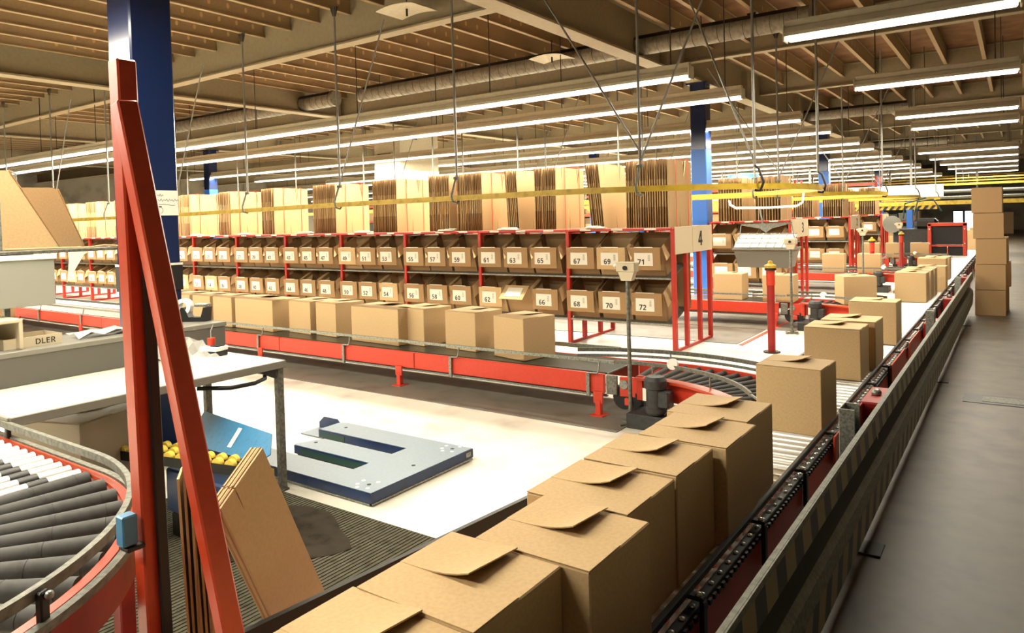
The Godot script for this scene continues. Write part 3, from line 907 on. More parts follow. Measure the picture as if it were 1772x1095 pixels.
func rack(zf: float, bays: int, number: int, near: bool) -> void:
	var xr := -3.47
	var bw := 1.497
	var t := thing("picking_rack", "red steel picking rack with sign panel %s and two tiers of bins" % spelled(number), "rack", V(0, 0, zf), 0, "picking racks")
	var xl := xr - bw * bays
	# frames
	for i in bays + 1:
		var x := xr - bw * i
		for zz in [-0.03, -0.42, -0.88, -1.27]:
			part("upright", MB.new().box(V(x, 0.78, zz), V(0.05, 1.52, 0.065), 0.004), M.rack_red, t)
		part("foot_bar", MB.new().box(V(x, 0.02, -0.65), V(0.04, 0.04, 1.29), 0.004), M.rack_red, t)
		part("cross_bar", MB.new().box(V(x, 1.515, -0.65), V(0.04, 0.04, 1.22), 0.004), M.rack_red, t)
	var x := xr
	for i in bays:
		part("top_beam", MB.new().box(V(x - bw / 2, 1.532, 0.0), V(bw - 0.004, 0.032, 0.05), 0.004), M.rack_red, t)
		part("top_beam", MB.new().box(V(x - bw / 2, 1.532, -1.3), V(bw - 0.004, 0.032, 0.05), 0.004), M.rack_red, t)
		part("top_board", MB.new().box(V(x - bw / 2, 1.545, -0.65), V(bw - 0.004, 0.012, 1.24)), M.card_dark, t)
		for y in [0.925, 0.355]:
			part("shelf_bar", MB.new().box(V(x - bw / 2, y - 0.012, 0.0 - 0.02), V(bw - 0.05, 0.024, 0.03), 0.003), M.galv, t)
			# sloped tray below the bins
			part("shelf_plate", MB.new().box(V(0, 0, 0), V(bw - 0.05, 0.006, 0.5), 0.001, Transform3D(Basis(V(1, 0, 0), 0.345), V(x - bw / 2, y + 0.072, -0.27))), M.galv_dull, t)
		part("back_panel", MB.new().box(V(x - bw / 2, 0.98, -0.64), V(bw - 0.05, 1.0, 0.006)), M.card_dark, t)
		for k in 3:
			part("price_strip", MB.new().box(V(x - 0.28 - k * 0.46, 1.533, 0.0265), V(0.16, 0.022, 0.002)), M.paper, t)
		x -= bw
	# number panel on the end
	part("end_panel", MB.new().box(V(xr + 0.026, 1.385, -0.3), V(0.012, 0.34, 0.58), 0.002), M.sign_cream, t)
	var p2 := part("end_panel", MB.new().box(V(xr + 0.026, 1.385, -0.95), V(0.012, 0.34, 0.7), 0.002), M.sign_cream, t)
	var tm := TextMesh.new()
	tm.text = str(number)
	tm.font = bold
	tm.font_size = 64
	tm.pixel_size = 0.0042
	tm.depth = 0.003
	tm.material = M.ink
	var num := part("number", tm, null, p2, V(xr + 0.034, 1.385, -0.86))
	num.rotation.y = PI / 2
	# bins
	var nfrom := 6 * bays
	for i in bays:
		for k in 3:
			for tier in 2:
				var no := number_of(bays, i, k, tier) if near else 0
				var tone: String = ["card_brown", "card", "card_brown", "card_dark"][(i * 3 + k + tier * 2) % 4] if rng.randf() < 0.4 else "card_brown"
				var bx := xr - 0.34 - (2 - k) * 0.468 - bw * i
				var at := V(bx + rng.randf_range(-0.012, 0.012), 0.944 if tier == 0 else 0.374, zf + 0.03)
				var lab := "cardboard picking bin labelled %s, %s tier of the long rack marked four" % [spelled(no), "upper" if tier == 0 else "lower"] if near else "%s %s bin from the sign end of rack %s" % [ORD[i * 3 + 2 - k], "upper" if tier == 0 else "lower", spelled(number)]
				var b := thing("picking_bin", lab, "bin", at, rng.randf_range(-0.02, 0.02), "picking bins of rack " + spelled(number))
				var ms := bin_mesh(tone)
				part("body", ms[0], null, b)
				if near and no == 64:
					# its front flap sticks out with a sheet of paper on it
					var ff := part("front_flap", MB.new().box(V(0, 0.02, 0.1), V(0.4, 0.006, 0.26), 0.002), M.card_light, b, V(0, 0.36, 0))
					ff.rotation.x = 0.75
					part("label", MB.new().box(V(0, 0.026, 0.1), V(0.26, 0.004, 0.16)), M.paper, ff)
				else:
					part("front_flap", ms[1], null, b)
					var l := part("label", ms[2], null, b)
					if no > 0:
						var nm := TextMesh.new()
						nm.text = str(no)
						nm.font = bold
						nm.font_size = 32
						nm.pixel_size = 0.0029
						nm.depth = 0.001
						nm.material = M.ink
						part("number", nm, null, l, V(-0.05, 0.18, 0.0316))
				if k == 2 or rng.randf() < 0.6:
					part("side_flap", ms[3], null, b)
				if near and (i < 3) and tier == 0 and rng.randf() < 0.6:
					var st := thing("stock_pile", "grey packets lying inside the picking bin labelled %s" % spelled(no), "goods", at + V(0, 0.2, -0.26), 0, "goods in the bins")
					for q in 4:
						part("packet", MB.new().box(V(rng.randf_range(-0.03, 0.03), q * 0.022, 0), V(0.3, 0.018, 0.2), 0.003, Transform3D(Basis(V(1, 0, 0), 0.34), Vector3.ZERO)), M.motor if q % 2 else M.galv_dull, st)


func number_of(bays: int, i: int, k: int, tier: int) -> int:
	return 6 * (bays - i - 1) + 2 * k + (1 if tier == 0 else 2)


func bundle(x0: float, x1: float, z: float, lean: float, label: String, group: String, hgt := 0.86, n := -1) -> void:
	var t := thing("carton_bundle", label, "cardboard", V((x0 + x1) / 2, 1.551, z), 0, group)
	var w := x1 - x0
	var cnt := n if n > 0 else clampi(roundi(w / 0.03), 3, 18)
	var pitch := w / cnt
	var variant := rng.randi() % 2
	for k in 2:
		var key := "sheet%d%.3f" % [k, hgt]
		if not cache.has(key):
			var d := 0.39
			var nx := 0.13 if k == 0 else 0.22
			var top := [Vector2(d, hgt * 0.7), Vector2(d, hgt - 0.012), Vector2(nx + 0.07, hgt), Vector2(nx + 0.0, hgt - 0.25), Vector2(nx - 0.045, hgt - 0.004), Vector2(-nx, hgt), Vector2(-nx - 0.012, hgt - 0.16), Vector2(-nx - 0.03, hgt), Vector2(-d, hgt - 0.01), Vector2(-d, hgt * 0.7)]
			var low := [Vector2(-d, 0), Vector2(-0.03, 0), Vector2(-0.022, 0.2), Vector2(-0.014, 0), Vector2(d, 0)]
			var fr := Transform3D(Basis(V(0, 0, -1), V(0, 1, 0), V(1, 0, 0)), Vector3.ZERO)
			var plain := MB.new().prism(low + top, 0.011, fr).mesh(M.card_light)
			var banded := MB.new().prism(low + [Vector2(d, hgt * 0.3), Vector2(-d, hgt * 0.3)], 0.011, fr).mesh(M.card_brown)
			MB.new().prism([Vector2(-d, hgt * 0.3), Vector2(d, hgt * 0.3), Vector2(d, hgt * 0.7), Vector2(-d, hgt * 0.7)], 0.011, fr).put(banded, M.card)
			MB.new().prism(top, 0.011, fr).put(banded, M.card_brown)
			cache[key] = [plain, banded]
	for i in cnt:
		var key := "sheet%d%.3f" % [variant, hgt]
		var dark := i < cnt - 1 and rng.randf() < 0.72
		var s := part("sheet", cache[key][1 if dark else 0], null, t, V(-w / 2 + pitch * i, 0, -0.39 + rng.randf_range(-0.012, 0.012)))
		s.rotation.z = lean + rng.randf_range(-0.008, 0.008) * (1.0 if i else 0.0)
		s.scale.y = rng.randf_range(0.975, 1.0)
	if lean == 0.0:
		for zz in [-0.2, -0.6]:
			var st := MB.new()
			st.box(V(w / 2 + 0.006, hgt / 2, zz), V(0.003, hgt, 0.012))
			st.box(V(0, hgt + 0.004, zz), V(w + 0.01, 0.003, 0.012))
			part("strap", st, M.strap, t)


func bundles() -> void:
	var z := -8.42
	var b := [[-4.13, -3.53, 0.0], [-4.64, -4.42, 0.09], [-5.53, -5.16, 0.0], [-6.0, -5.78, 0.05], [-6.95, -6.43, 0.0], [-7.5, -7.08, 0.0], [-8.75, -8.17, 0.0], [-10.25, -9.62, 0.0], [-11.72, -11.33, 0.0], [-13.15, -12.72, 0.0], [-14.6, -14.12, 0.0], [-15.95, -15.4, 0.0], [-17.3, -16.8, 0.0], [-18.7, -18.2, 0.0], [-20.1, -19.6, 0.0], [-21.3, -20.8, 0.0]]
	for i in b.size():
		var lab := "%s bundle of upright flat cartons from the right end of rack four" % ORD[i]
		if b[i][2] > 0.0:
			lab = "leaning loose flat cartons, %s pile from the right end of rack four" % ORD[i]
		bundle(b[i][0], b[i][1], z, b[i][2], lab, "flat carton bundles on rack four", 0.87)
	var k := 0
	for r in [[-13.95, 3], [-19.75, 2], [-24.9, 1]]:
		k += 1
		for i in (2 if r[1] != 2 else 3):
			var x: float = -3.6 - i * 0.72
			bundle(x - 0.52, x, r[0], 0.0, "%s bundle of upright flat cartons from the right end of rack %s" % [ORD[i], spelled(r[1])], "flat carton bundles on the racks behind", 0.85, 10)
	# loose paper lying on the front edge of rack four
	var px := [[-4.55, 0.3], [-5.9, 0.36], [-7.05, 0.3], [-8.9, 0.34], [-10.4, 0.4], [-12.2, 0.3], [-13.8, 0.3]]
	for i in px.size():
		var m := MB.new()
		for s in 3:
			m.box(V(rng.randf_range(-0.05, 0.05), 0.006 + s * 0.012, rng.randf_range(-0.015, 0.015)), V(px[i][1] - s * 0.06, 0.01, 0.1 - s * 0.015), 0.003, Transform3D(Basis(V(0, 1, 0), rng.randf_range(-0.2, 0.2)), Vector3.ZERO))
		single("paper_stack", m, M.paper, "crumpled white paper on the top edge of rack four, %s from its right end" % ORD[i], "paper", V(px[i][0], 1.552, -8.34), 0, "papers on rack four")


# ---------------------------------------------------------------- overhead rail loops
func rail_loop(zc: float, label: String, xl: float, rods: bool) -> void:
	# closed track: front leg, U-turn at the right end, back leg
	var t := thing("overhead_rail", label, "rail", Vector3.ZERO, 0, "yellow overhead rails")
	var r := 2.25
	var yr := 2.0
	var pts := [V(xl, yr - 0.045, zc + r), V(-12.0, yr - 0.045, zc + r), V(-8.0, yr - 0.012, zc + r), V(-4.3, yr, zc + r)]
	for i in range(0, 25):
		var a := PI * i / 24.0
		pts.append(V(-4.2 + sin(a) * r * 0.98, yr, zc + cos(a) * r))
	pts.append(V(-8.0, yr - 0.012, zc - r))
	pts.append(V(xl, yr - 0.045, zc - r))
	part("track", MB.new().bar(pts, 0.05, 0.05), M.yellow, t)
	part("track_lip", MB.new().bar(pts.map(func(p): return p + V(0, -0.032, 0)), 0.075, 0.014), M.yellow, t)
	var xs := [-3.34, -5.76, -7.92, -10.1, -12.2, -14.6, -17.0, -19.4]
	for i in xs.size():
		var x: float = xs[i]
		if x < xl:
			continue
		for s in ([1, -1] if rods else [1]):
			var zz: float = zc + r * s
			if x > -4.2:
				zz = zc + s * r * sqrt(maxf(0.0, 1.0 - pow((x + 4.2) / (r * 0.98), 2)))
			var rod := part("rod", MB.new().cyl(V(x, yr + 0.22, zz), V(x, 4.79, zz), 0.016, 8), M.rod, t)
			part("clamp", MB.new().prism([Vector2(-0.07, 0), Vector2(-0.02, -0.13), Vector2(0.02, -0.13), Vector2(0.07, 0)], 0.03, Transform3D(Basis.IDENTITY, V(x, 4.785, zz - 0.015))), M.rod_dark, rod)
			var h := MB.new()
			h.tube([V(x, yr + 0.24, zz + 0.02), V(x, yr + 0.14, zz + 0.06), V(x - 0.01, yr + 0.02, zz + 0.1), V(x, yr - 0.06, zz + 0.09), V(x + 0.02, yr - 0.08, zz + 0.03), V(x + 0.02, yr - 0.045, zz)], 0.014, 8)
			h.cyl(V(x - 0.035, yr + 0.24, zz + 0.01), V(x + 0.035, yr + 0.24, zz + 0.01), 0.02, 8)
			part("hook", h, M.galv_dull, t)
			if s == 1 and i % 2 == 0:
				part("brace_rod", MB.new().cyl(V(x, yr + 0.28, zz), V(x + 0.98, 4.44, zz), 0.012, 6), M.rod, t)
				if i == 0:
					part("brace_rod", MB.new().cyl(V(x, yr + 0.4, zz), V(x - 1.2, 4.32, zz), 0.012, 6), M.rod, t)
	# rods at the turn
	for q in ([[-2.5, 1.24], [-2.52, -0.83]] if rods else [[-2.52, -0.83]]):
		var zz: float = zc + q[1]
		var off: float = sqrt(maxf(0.0, 1.0 - pow(q[1] / r, 2))) * r * 0.98 - 4.2
		part("rod", MB.new().cyl(V(off, yr + 0.2, zz), V(off, 4.79, zz), 0.016, 8), M.rod, t)
		part("hook", MB.new().tube([V(off, yr + 0.22, zz), V(off + 0.05, yr + 0.18, zz + 0.02), V(off + 0.1, yr + 0.03, zz + 0.03), V(off + 0.06, yr - 0.06, zz + 0.02), V(off, yr - 0.05, zz)], 0.014, 8), M.dark_steel, t)
		if q[1] > 0:
			part("brace_rod", MB.new().cyl(V(off, yr + 0.25, zz), V(off - 0.9, 4.4, zz - 0.4), 0.012, 6), M.rod, t)


func hanging_tray() -> void:
	var t := thing("hanging_carrier", "grey plastic tray with wire lid hanging by a white hanger from the yellow rail", "carrier", V(-3.5, 0, -12.45))
	var y := 1.95
	part("hanger_yoke", MB.new().tube([V(-0.62, y - 0.02, 0), V(-0.6, y - 0.1, 0), V(-0.5, y - 0.16, 0), V(0, y - 0.17, 0), V(0.5, y - 0.16, 0), V(0.6, y - 0.1, 0), V(0.62, y + 0.06, 0)], 0.022, 8), M.white, t)
	part("stem", MB.new().cyl(V(-0.1, y - 0.17, 0), V(-0.05, 1.5, 0), 0.014, 8), M.galv, t)
	part("spreader", MB.new().prism([Vector2(-0.42, 1.49), Vector2(-0.1, 1.43), Vector2(0, 1.36), Vector2(0.1, 1.43), Vector2(0.42, 1.51), Vector2(0.42, 1.53), Vector2(-0.42, 1.51)], 0.04, Transform3D(Basis.IDENTITY, V(0, 0, -0.02))), M.galv_dull, t)
	var b := MB.new()
	var yz := Basis(V(0, 0, -1), V(0, 1, 0), V(1, 0, 0))
	# tapered tray: front, back, sides, floor
	var tp := [V(-0.47, 1.1, 0.3), V(0.47, 1.1, 0.3), V(0.47, 1.1, -0.3), V(-0.47, 1.1, -0.3)]
	var bt := [V(-0.41, 0.78, 0.22), V(0.41, 0.78, 0.22), V(0.41, 0.78, -0.22), V(-0.41, 0.78, -0.22)]
	for i in 4:
		var j := (i + 1) % 4
		b.quad(bt[i], bt[j], tp[j], tp[i])
		var k := V(0.985, 1, 0.98)
		b.quad(tp[i] * k, tp[j] * k, bt[j] * k, bt[i] * k)
	b.quad(bt[3], bt[2], bt[1], bt[0])
	b.quad(bt[0] + V(0, 0.01, 0), bt[1] + V(0, 0.01, 0), bt[2] + V(0, 0.01, 0), bt[3] + V(0, 0.01, 0))
	part("tray", b, M.tote, t)
	part("rim", MB.new().box(V(0, 1.09, 0.31), V(0.98, 0.035, 0.02), 0.004).box(V(0, 1.09, -0.31), V(0.98, 0.035, 0.02), 0.004).box(V(0.48, 1.09, 0), V(0.02, 0.035, 0.62), 0.004).box(V(-0.48, 1.09, 0), V(0.02, 0.035, 0.62), 0.004), M.tote, t)
	var w := MB.new()
	for i in 8:
		var x := -0.46 + i * 0.1314
		w.cyl(V(x, 1.12, 0.3), V(x, 1.34, -0.1), 0.006, 5)
	for i in 4:
		var f := i / 3.0
		w.cyl(V(-0.48, lerpf(1.12, 1.34, f), lerpf(0.3, -0.1, f)), V(0.48, lerpf(1.12, 1.34, f), lerpf(0.3, -0.1, f)), 0.007, 5)
	part("wire_lid", w, M.galv, t)
	part("lid_sheet", MB.new().box(V(0, 0, 0), V(0.95, 0.004, 0.45), 0, Transform3D(Basis(V(1, 0, 0), 0.5), V(0, 1.215, 0.095))), M.white, t)
	for s in [-1, 1]:
		part("side_arm", MB.new().cyl(V(s * 0.48, 1.1, 0), V(s * 0.42, 1.5, 0), 0.008, 6), M.galv, t)


# ---------------------------------------------------------------- posts and stands
func switch_post(x: float, z: float, label: String) -> void:
	var t := thing("switch_post", label, "post", V(x, 0, z), 0, "switch posts at the conveyor curves")
	part("pole", MB.new().cyl(V(0, 0.01, 0), V(0, 1.22, 0), 0.017, 10), M.galv_dull, t)
	var f := MB.new()
	for a in 4:
		var d := V(cos(a * PI / 2 + 0.5), 0, sin(a * PI / 2 + 0.5))
		f.bar([V(0, 0.015, 0), d * 0.11 + V(0, 0.012, 0)], 0.025, 0.012)
	f.cyl(V(0, 0.0, 0), V(0, 0.05, 0), 0.026, 10)
	part("foot", f, M.galv_dull, t)
	var h := MB.new()
	h.box(V(0, 1.29, 0), V(0.17, 0.08, 0.08), 0.008)
	h.prism([Vector2(-0.07, 1.25), Vector2(-0.045, 1.18), Vector2(0.045, 1.18), Vector2(0.07, 1.25)], 0.06, Transform3D(Basis.IDENTITY, V(0, 0, -0.03)))
	var hd := part("switch_box", h, M.sign_cream, t)
	part("button", MB.new().cyl(V(0.0, 1.285, 0.04), V(0.0, 1.285, 0.055), 0.018, 10), M.ink, hd)
	part("knob", MB.new().ball(V(-0.1, 1.3, 0.02), V(0.018, 0.014, 0.014), 8), M.white, hd)


func bollard(x: float, z: float, label: String) -> void:
	var t := thing("orange_post", label, "post", V(x, 0, z), 0, "orange posts with yellow caps")
	part("shaft", MB.new().cyl(V(0, 0, 0), V(0, 0.82, 0), 0.045, 14), M.red_dark, t)
	part("sleeve", MB.new().cyl(V(0, 0.82, 0), V(0, 1.0, 0), 0.052, 14), M.red, t)
	part("collar", MB.new().cyl(V(0, 1.0, 0), V(0, 1.03, 0), 0.068, 14), M.black, t)
	part("cap", MB.new().lathe([Vector2(0.07, 1.03), Vector2(0.07, 1.06), Vector2(0.03, 1.08), Vector2(0.025, 1.11), Vector2(0.0, 1.12)], Transform3D.IDENTITY, 14), M.yellow, t)
	part("base_plate", MB.new().cyl(V(0, 0, 0), V(0, 0.015, 0), 0.1, 14), M.dark_steel, t)


func red_portal() -> void:
	var t := thing("curtain_machine", "red framed machine with black curtain panels over the far end of the conveyor", "machine", V(-1.62, 0, -23.4))
	for s in [-1, 1]:
		part("upright", MB.new().box(V(s * 0.42, 0.63, 0), V(0.09, 1.26, 0.3), 0.008), M.red, t)
	part("lintel", MB.new().box(V(0, 1.23, 0), V(0.93, 0.09, 0.3), 0.008), M.red, t)
	part("cross_bar", MB.new().box(V(0, 0.64, 0.1), V(0.8, 0.04, 0.06), 0.006), M.red, t)
	part("curtain", MB.new().box(V(0, 0.93, 0.02), V(0.76, 0.52, 0.02)), M.black, t)
	for s in [-1, 1]:
		part("curtain", MB.new().box(V(s * 0.195, 0.36, 0.02), V(0.37, 0.5, 0.02)), M.black, t)
	for i in 3:
		part("lamp_stud", MB.new().ball(V(-0.42, 0.3 + i * 0.4, 0.16), V(0.02, 0.02, 0.02), 8), M.white, t)
		part("lamp_stud", MB.new().ball(V(0.42, 0.3 + i * 0.4, 0.16), V(0.02, 0.02, 0.02), 8), M.white, t)


# ---------------------------------------------------------------- lifting table
func lift_table() -> void:
	var t := thing("lift_table", "blue fork shaped pallet lifting table lying flat on the pale floor", "lift table", V(-3.175, 0, -2.965))
	# in plan: cross bar at the right (x -0.4 .. 0), three prongs to the left; z 0 .. -1
	var y0 := 0.025
	var y1 := 0.085
	var pl := [Vector2(0, 0), Vector2(0, 0.985), Vector2(-1.3, 0.985), Vector2(-1.36, 0.95), Vector2(-1.36, 0.74), Vector2(-0.42, 0.74), Vector2(-0.42, 0.6), Vector2(-1.12, 0.6), Vector2(-1.22, 0.41), Vector2(-1.2, 0.38), Vector2(-0.42, 0.38), Vector2(-0.42, 0.245), Vector2(-1.75, 0.245), Vector2(-1.78, 0.2), Vector2(-1.75, 0.0)]
	var flat := Basis(V(1, 0, 0), V(0, 0, -1), V(0, 1, 0))
	part("frame", MB.new().prism(pl, y1 - y0, Transform3D(flat, V(0, y0, 0))), M.lift_blue, t)
	var ins := Geometry2D.offset_polygon(PackedVector2Array(pl), -0.004)
	part("top_plate", MB.new().prism(Array(ins[0]), 0.004, Transform3D(flat, V(0, y1 - 0.001, 0))), M.lift_top, t)
	var low := Geometry2D.offset_polygon(PackedVector2Array(pl), -0.02)
	part("under_frame", MB.new().prism(Array(low[0]), 0.022, Transform3D(flat, V(0, 0.002, 0))), M.dark_steel, t)
	part("ground_rail", MB.new().box(V(-0.01, 0.012, -0.5), V(0.012, 0.014, 0.97), 0.002).box(V(-0.87, 0.012, -0.012), V(1.7, 0.014, 0.012), 0.002), M.galv, t)
	var ho := MB.new()
	for p in [V(-0.12, 0, -0.1), V(-0.12, 0, -0.9), V(-0.12, 0, -0.5), V(-1.2, 0, -0.88), V(-1.1, 0, -0.5)]:
		ho.cyl(p + V(0, y1, 0), p + V(0, y1 + 0.0045, 0), 0.014, 10)
	part("screw_hole", ho, M.ink, t).set_meta("kind", "stuff")
	var st := MB.new()
	for c in [V(-0.13, 0, -0.1), V(-0.13, 0, -0.9)]:
		for q in [[-0.06, 0.03], [-0.07, -0.03], [0.03, -0.06], [0.05, 0.05], [-0.02, 0.07]]:
			st.cyl(c + V(q[0], y1, q[1]), c + V(q[0], y1 + 0.0042, q[1]), 0.013, 8)
	part("white_spot", st, M.white, t).set_meta("kind", "stuff")
	part("warning_label", MB.new().box(V(-1.0, 0.056, 0.001), V(0.16, 0.036, 0.003)), M.yellow, t)
	part("end_tag", MB.new().box(V(0.001, 0.056, -0.93), V(0.003, 0.03, 0.05)), M.galv, t)
	part("green_patch", MB.new().box(V(-0.78, 0.05, -0.3785), V(0.7, 0.045, 0.003)), M.lift_green, t)
	part("green_patch", MB.new().box(V(-1.2, 0.05, -0.7385), V(0.28, 0.045, 0.003)), M.lift_green, t)
	# foot guard beside the far prong
	var p := thing("toe_guard", "small folded blue steel guard on the floor beside the far prong", "guard", V(-4.66, 0, -3.84))
	var g := MB.new()
	g.prism([Vector2(-0.14, 0), Vector2(0.14, 0), Vector2(0.14, 0.05), Vector2(0.08, 0.1), Vector2(-0.08, 0.1), Vector2(-0.14, 0.05)], 0.008, Transform3D(Basis.IDENTITY, V(0, 0.004, -0.1)))
	part("back_plate", g, M.lift_blue, p)
	part("floor_plate", MB.new().box(V(0, 0.006, 0), V(0.28, 0.008, 0.2), 0.002), M.lift_top, p)
	part("side_plate", MB.new().box(V(-0.15, 0.045, 0), V(0.008, 0.09, 0.22), 0.002, Transform3D(Basis(V(0, 0, 1), 0.4), V(0.0, -0.03, 0))), M.lift_top, p)


func ribbed_mat() -> void:
	var t := thing("ribbed_mat", "dark ribbed rubber mat with a worn patch on the pale floor", "mat", V(0, 0, 0))
	part("base", MB.new().box(V(-3.3, 0.004, -2.0), V(2.2, 0.006, 1.7)), M.mat_rib, t)
	var rb := MB.new()
	var x := -4.38
	while x < -2.2:
		rb.box(V(x, 0.008, -2.0), V(0.013, 0.006, 1.68))
		x += 0.027
	part("ribs", rb, M.mat_rib, t).set_meta("kind", "stuff")
	var poly := []
	for i in 22:
		var a := TAU * i / 22.0
		poly.append(Vector2(-3.4 + cos(a) * (0.52 + 0.05 * sin(a * 5)), 2.42 + sin(a) * (0.33 + 0.03 * cos(a * 4))))
	part("worn_patch", MB.new().prism(poly, 0.007, Transform3D(Basis(V(1, 0, 0), V(0, 0, -1), V(0, 1, 0)), V(0, 0.006, 0))), M.mat_worn, t)


# ---------------------------------------------------------------- packing table
func edge_strip(poly: Array, tr: Transform3D, depth: float) -> MeshInstance3D:
	var o := MeshInstance3D.new()
	o.name = "corrugated_edge"
	o.mesh = MB.new().prism(poly, depth, tr).mesh(M.card_edge)
	return o


func packing_table() -> void:
	var t := thing("packing_table", "white topped steel packing table with a raised rear shelf", "table", V(0, 0, 0))
	part("table_top", MB.new().box(V(-4.285, 0.82, -2.135), V(0.83, 0.036, 1.53), 0.003), M.laminate, t)
	part("edge_trim", MB.new().box(V(-3.862, 0.815, -2.135), V(0.016, 0.046, 1.546), 0.003).box(V(-4.285, 0.815, -1.362), V(0.83, 0.046, 0.016), 0.003).box(V(-4.285, 0.815, -2.908), V(0.83, 0.046, 0.016), 0.003), M.table_edge, t)
	for p in [V(-3.89, 0, -2.875), V(-4.66, 0, -2.85), V(-4.66, 0, -1.42)]:
		part("leg", MB.new().box(p + V(0, 0.4, 0), V(0.045, 0.79, 0.045), 0.004).box(p + V(0, 0.006, 0), V(0.06, 0.012, 0.06)), M.galv_dull, t)
	part("corner_bracket", MB.new().prism([Vector2(0, 0), Vector2(0.12, 0), Vector2(0.0, -0.06)], 0.03, Transform3D(Basis(V(0, 0, 1), V(0, 1, 0), V(-1, 0, 0)), V(-3.87, 0.79, -2.84))), M.black, t)
	part("shelf_front", MB.new().box(V(-4.615, 0.925, -2.15), V(0.02, 0.17, 1.64), 0.003), M.panel_grey, t)
	part("shelf_top", MB.new().box(V(-4.83, 1.02, -2.15), V(0.46, 0.03, 1.66), 0.003), M.table_edge, t)
	part("shelf_end", MB.new().box(V(-4.83, 0.92, -2.965), V(0.44, 0.18, 0.016), 0.002), M.galv_dull, t)
	part("cable_guide", MB.new().tube([V(-3.95, 0.76, -2.35), V(-3.84, 0.745, -2.5), V(-3.82, 0.745, -2.65), V(-3.86, 0.75, -2.75), V(-3.93, 0.77, -2.8)], 0.013, 8), M.black, t)
	part("cable", MB.new().tube([V(-4.1, 0.78, -2.4), V(-4.11, 0.5, -2.41), V(-4.12, 0.2, -2.4), V(-4.1, 0.02, -2.4)], 0.004, 5), M.ink, t)
	# tape dispenser on the shelf end
	var d := thing("tape_dispenser", "black tape dispenser with a white roll on the rear shelf end", "dispenser", V(-4.86, 1.036, -2.87), 0.5)
	part("roll", MB.new().lathe([Vector2(0.03, -0.025), Vector2(0.058, -0.025), Vector2(0.058, 0.025), Vector2(0.03, 0.025), Vector2(0.03, -0.025)], Transform3D(Basis(V(1, 0, 0), PI / 2), V(-0.05, 0.105, 0)), 22), M.white, d)
	part("frame", MB.new().prism([Vector2(-0.09, 0), Vector2(0.13, 0), Vector2(0.14, 0.1), Vector2(0.11, 0.1), Vector2(0.09, 0.03), Vector2(0.0, 0.03), Vector2(-0.04, 0.1), Vector2(-0.06, 0.1)], 0.07, Transform3D(Basis.IDENTITY, V(0, 0, -0.035))), M.black, d)
	part("cutter", MB.new().box(V(0.09, 0.115, 0), V(0.1, 0.02, 0.06), 0.003), M.galv, d)
	var s := thing("label_printer", "small white and black desk device with a red top on the packing table", "device", V(-4.45, 0.838, -2.78), 0.25)
	part("base", MB.new().box(V(0, 0.017, 0), V(0.14, 0.034, 0.11), 0.005), M.black, s)
	part("body", MB.new().box(V(0, 0.05, 0), V(0.145, 0.03, 0.115), 0.006), M.white, s)
	part("slot", MB.new().box(V(0.03, 0.068, 0.0), V(0.07, 0.006, 0.06)), M.ink, s)
	part("red_button", MB.new().cyl(V(-0.04, 0.065, -0.02), V(-0.04, 0.115, -0.02), 0.026, 14), M.red, s)
	part("lead", MB.new().tube([V(-0.04, 0.115, -0.02), V(-0.05, 0.16, -0.03), V(-0.045, 0.2, -0.05)], 0.005, 5), M.galv, s)
	# crumpled film and papers
	var f := MB.new()
	var cols := 9
	for i in cols - 1:
		for k in 5:
			var pt := func(a: int, b: int) -> Vector3:
				return V(-4.58 + a * 0.05, 0.842 + absf(sin(a * 1.9 + b * 2.3)) * 0.05 * (1.0 - a / 9.0) + maxf(0.0, 0.09 - a * 0.03), -2.75 + b * 0.07)
			f.quad(pt.call(i, k), pt.call(i, k + 1), pt.call(i + 1, k + 1), pt.call(i + 1, k))
	single("plastic_film", f, M.film, "crumpled clear plastic film on the packing table", "film")
	var pp := MB.new()
	for i in 6:
		pp.quad(V(-4.42 + i * 0.04, 0.84 + 0.008 * sin(i * 2.0), -2.5), V(-4.42 + (i + 1) * 0.04, 0.84 + 0.008 * sin((i + 1) * 2.0), -2.52), V(-4.4 + (i + 1) * 0.04, 0.84, -2.6), V(-4.4 + i * 0.04, 0.84, -2.58))
	single("paper_strip", pp, M.paper, "curled strip of paper lying on the packing table", "paper")
	var rag := MB.new()
	for i in 7:
		for k in 3:
			var pt := func(a: int, b: int) -> Vector3:
				return V(-4.72 - b * 0.06, 1.04 + absf(sin(a * 1.7 + b * 1.3)) * 0.035, -2.05 - a * 0.075)
			rag.quad(pt.call(i, k), pt.call(i, k + 1), pt.call(i + 1, k + 1), pt.call(i + 1, k))
	single("wrapping_paper", rag, M.paper, "crumpled white wrapping paper on the rear shelf", "paper")
	var bx := thing("printed_carton", "low open carton with printed letters on the rear shelf", "box", V(-4.83, 1.036, -1.8))
	part("body", MB.new().box(V(0, 0.004, 0), V(0.24, 0.008, 0.3)).box(V(0.12, 0.03, 0), V(0.006, 0.06, 0.3)).box(V(-0.12, 0.03, 0), V(0.006, 0.06, 0.3)).box(V(0, 0.03, 0.15), V(0.24, 0.06, 0.006)).box(V(0, 0.03, -0.15), V(0.24, 0.06, 0.006)), M.sign_cream, bx)
	var tm := TextMesh.new()
	tm.text = "DLER"
	tm.font_size = 32
	tm.pixel_size = 0.0014
	tm.depth = 0.001
	tm.material = M.ink
	var lt := part("lettering", tm, null, bx, V(0.1242, 0.03, -0.06))
	lt.rotation.y = PI / 2
	# low white frame stand standing on the shelf
	var tr := thing("sorting_tray", "low pale open fronted tray stand on the rear shelf", "tray", V(-4.83, 1.036, -1.42))
	part("top", MB.new().box(V(-0.0, 0.165, 0), V(0.34, 0.02, 0.62), 0.003), M.sign_cream, tr)
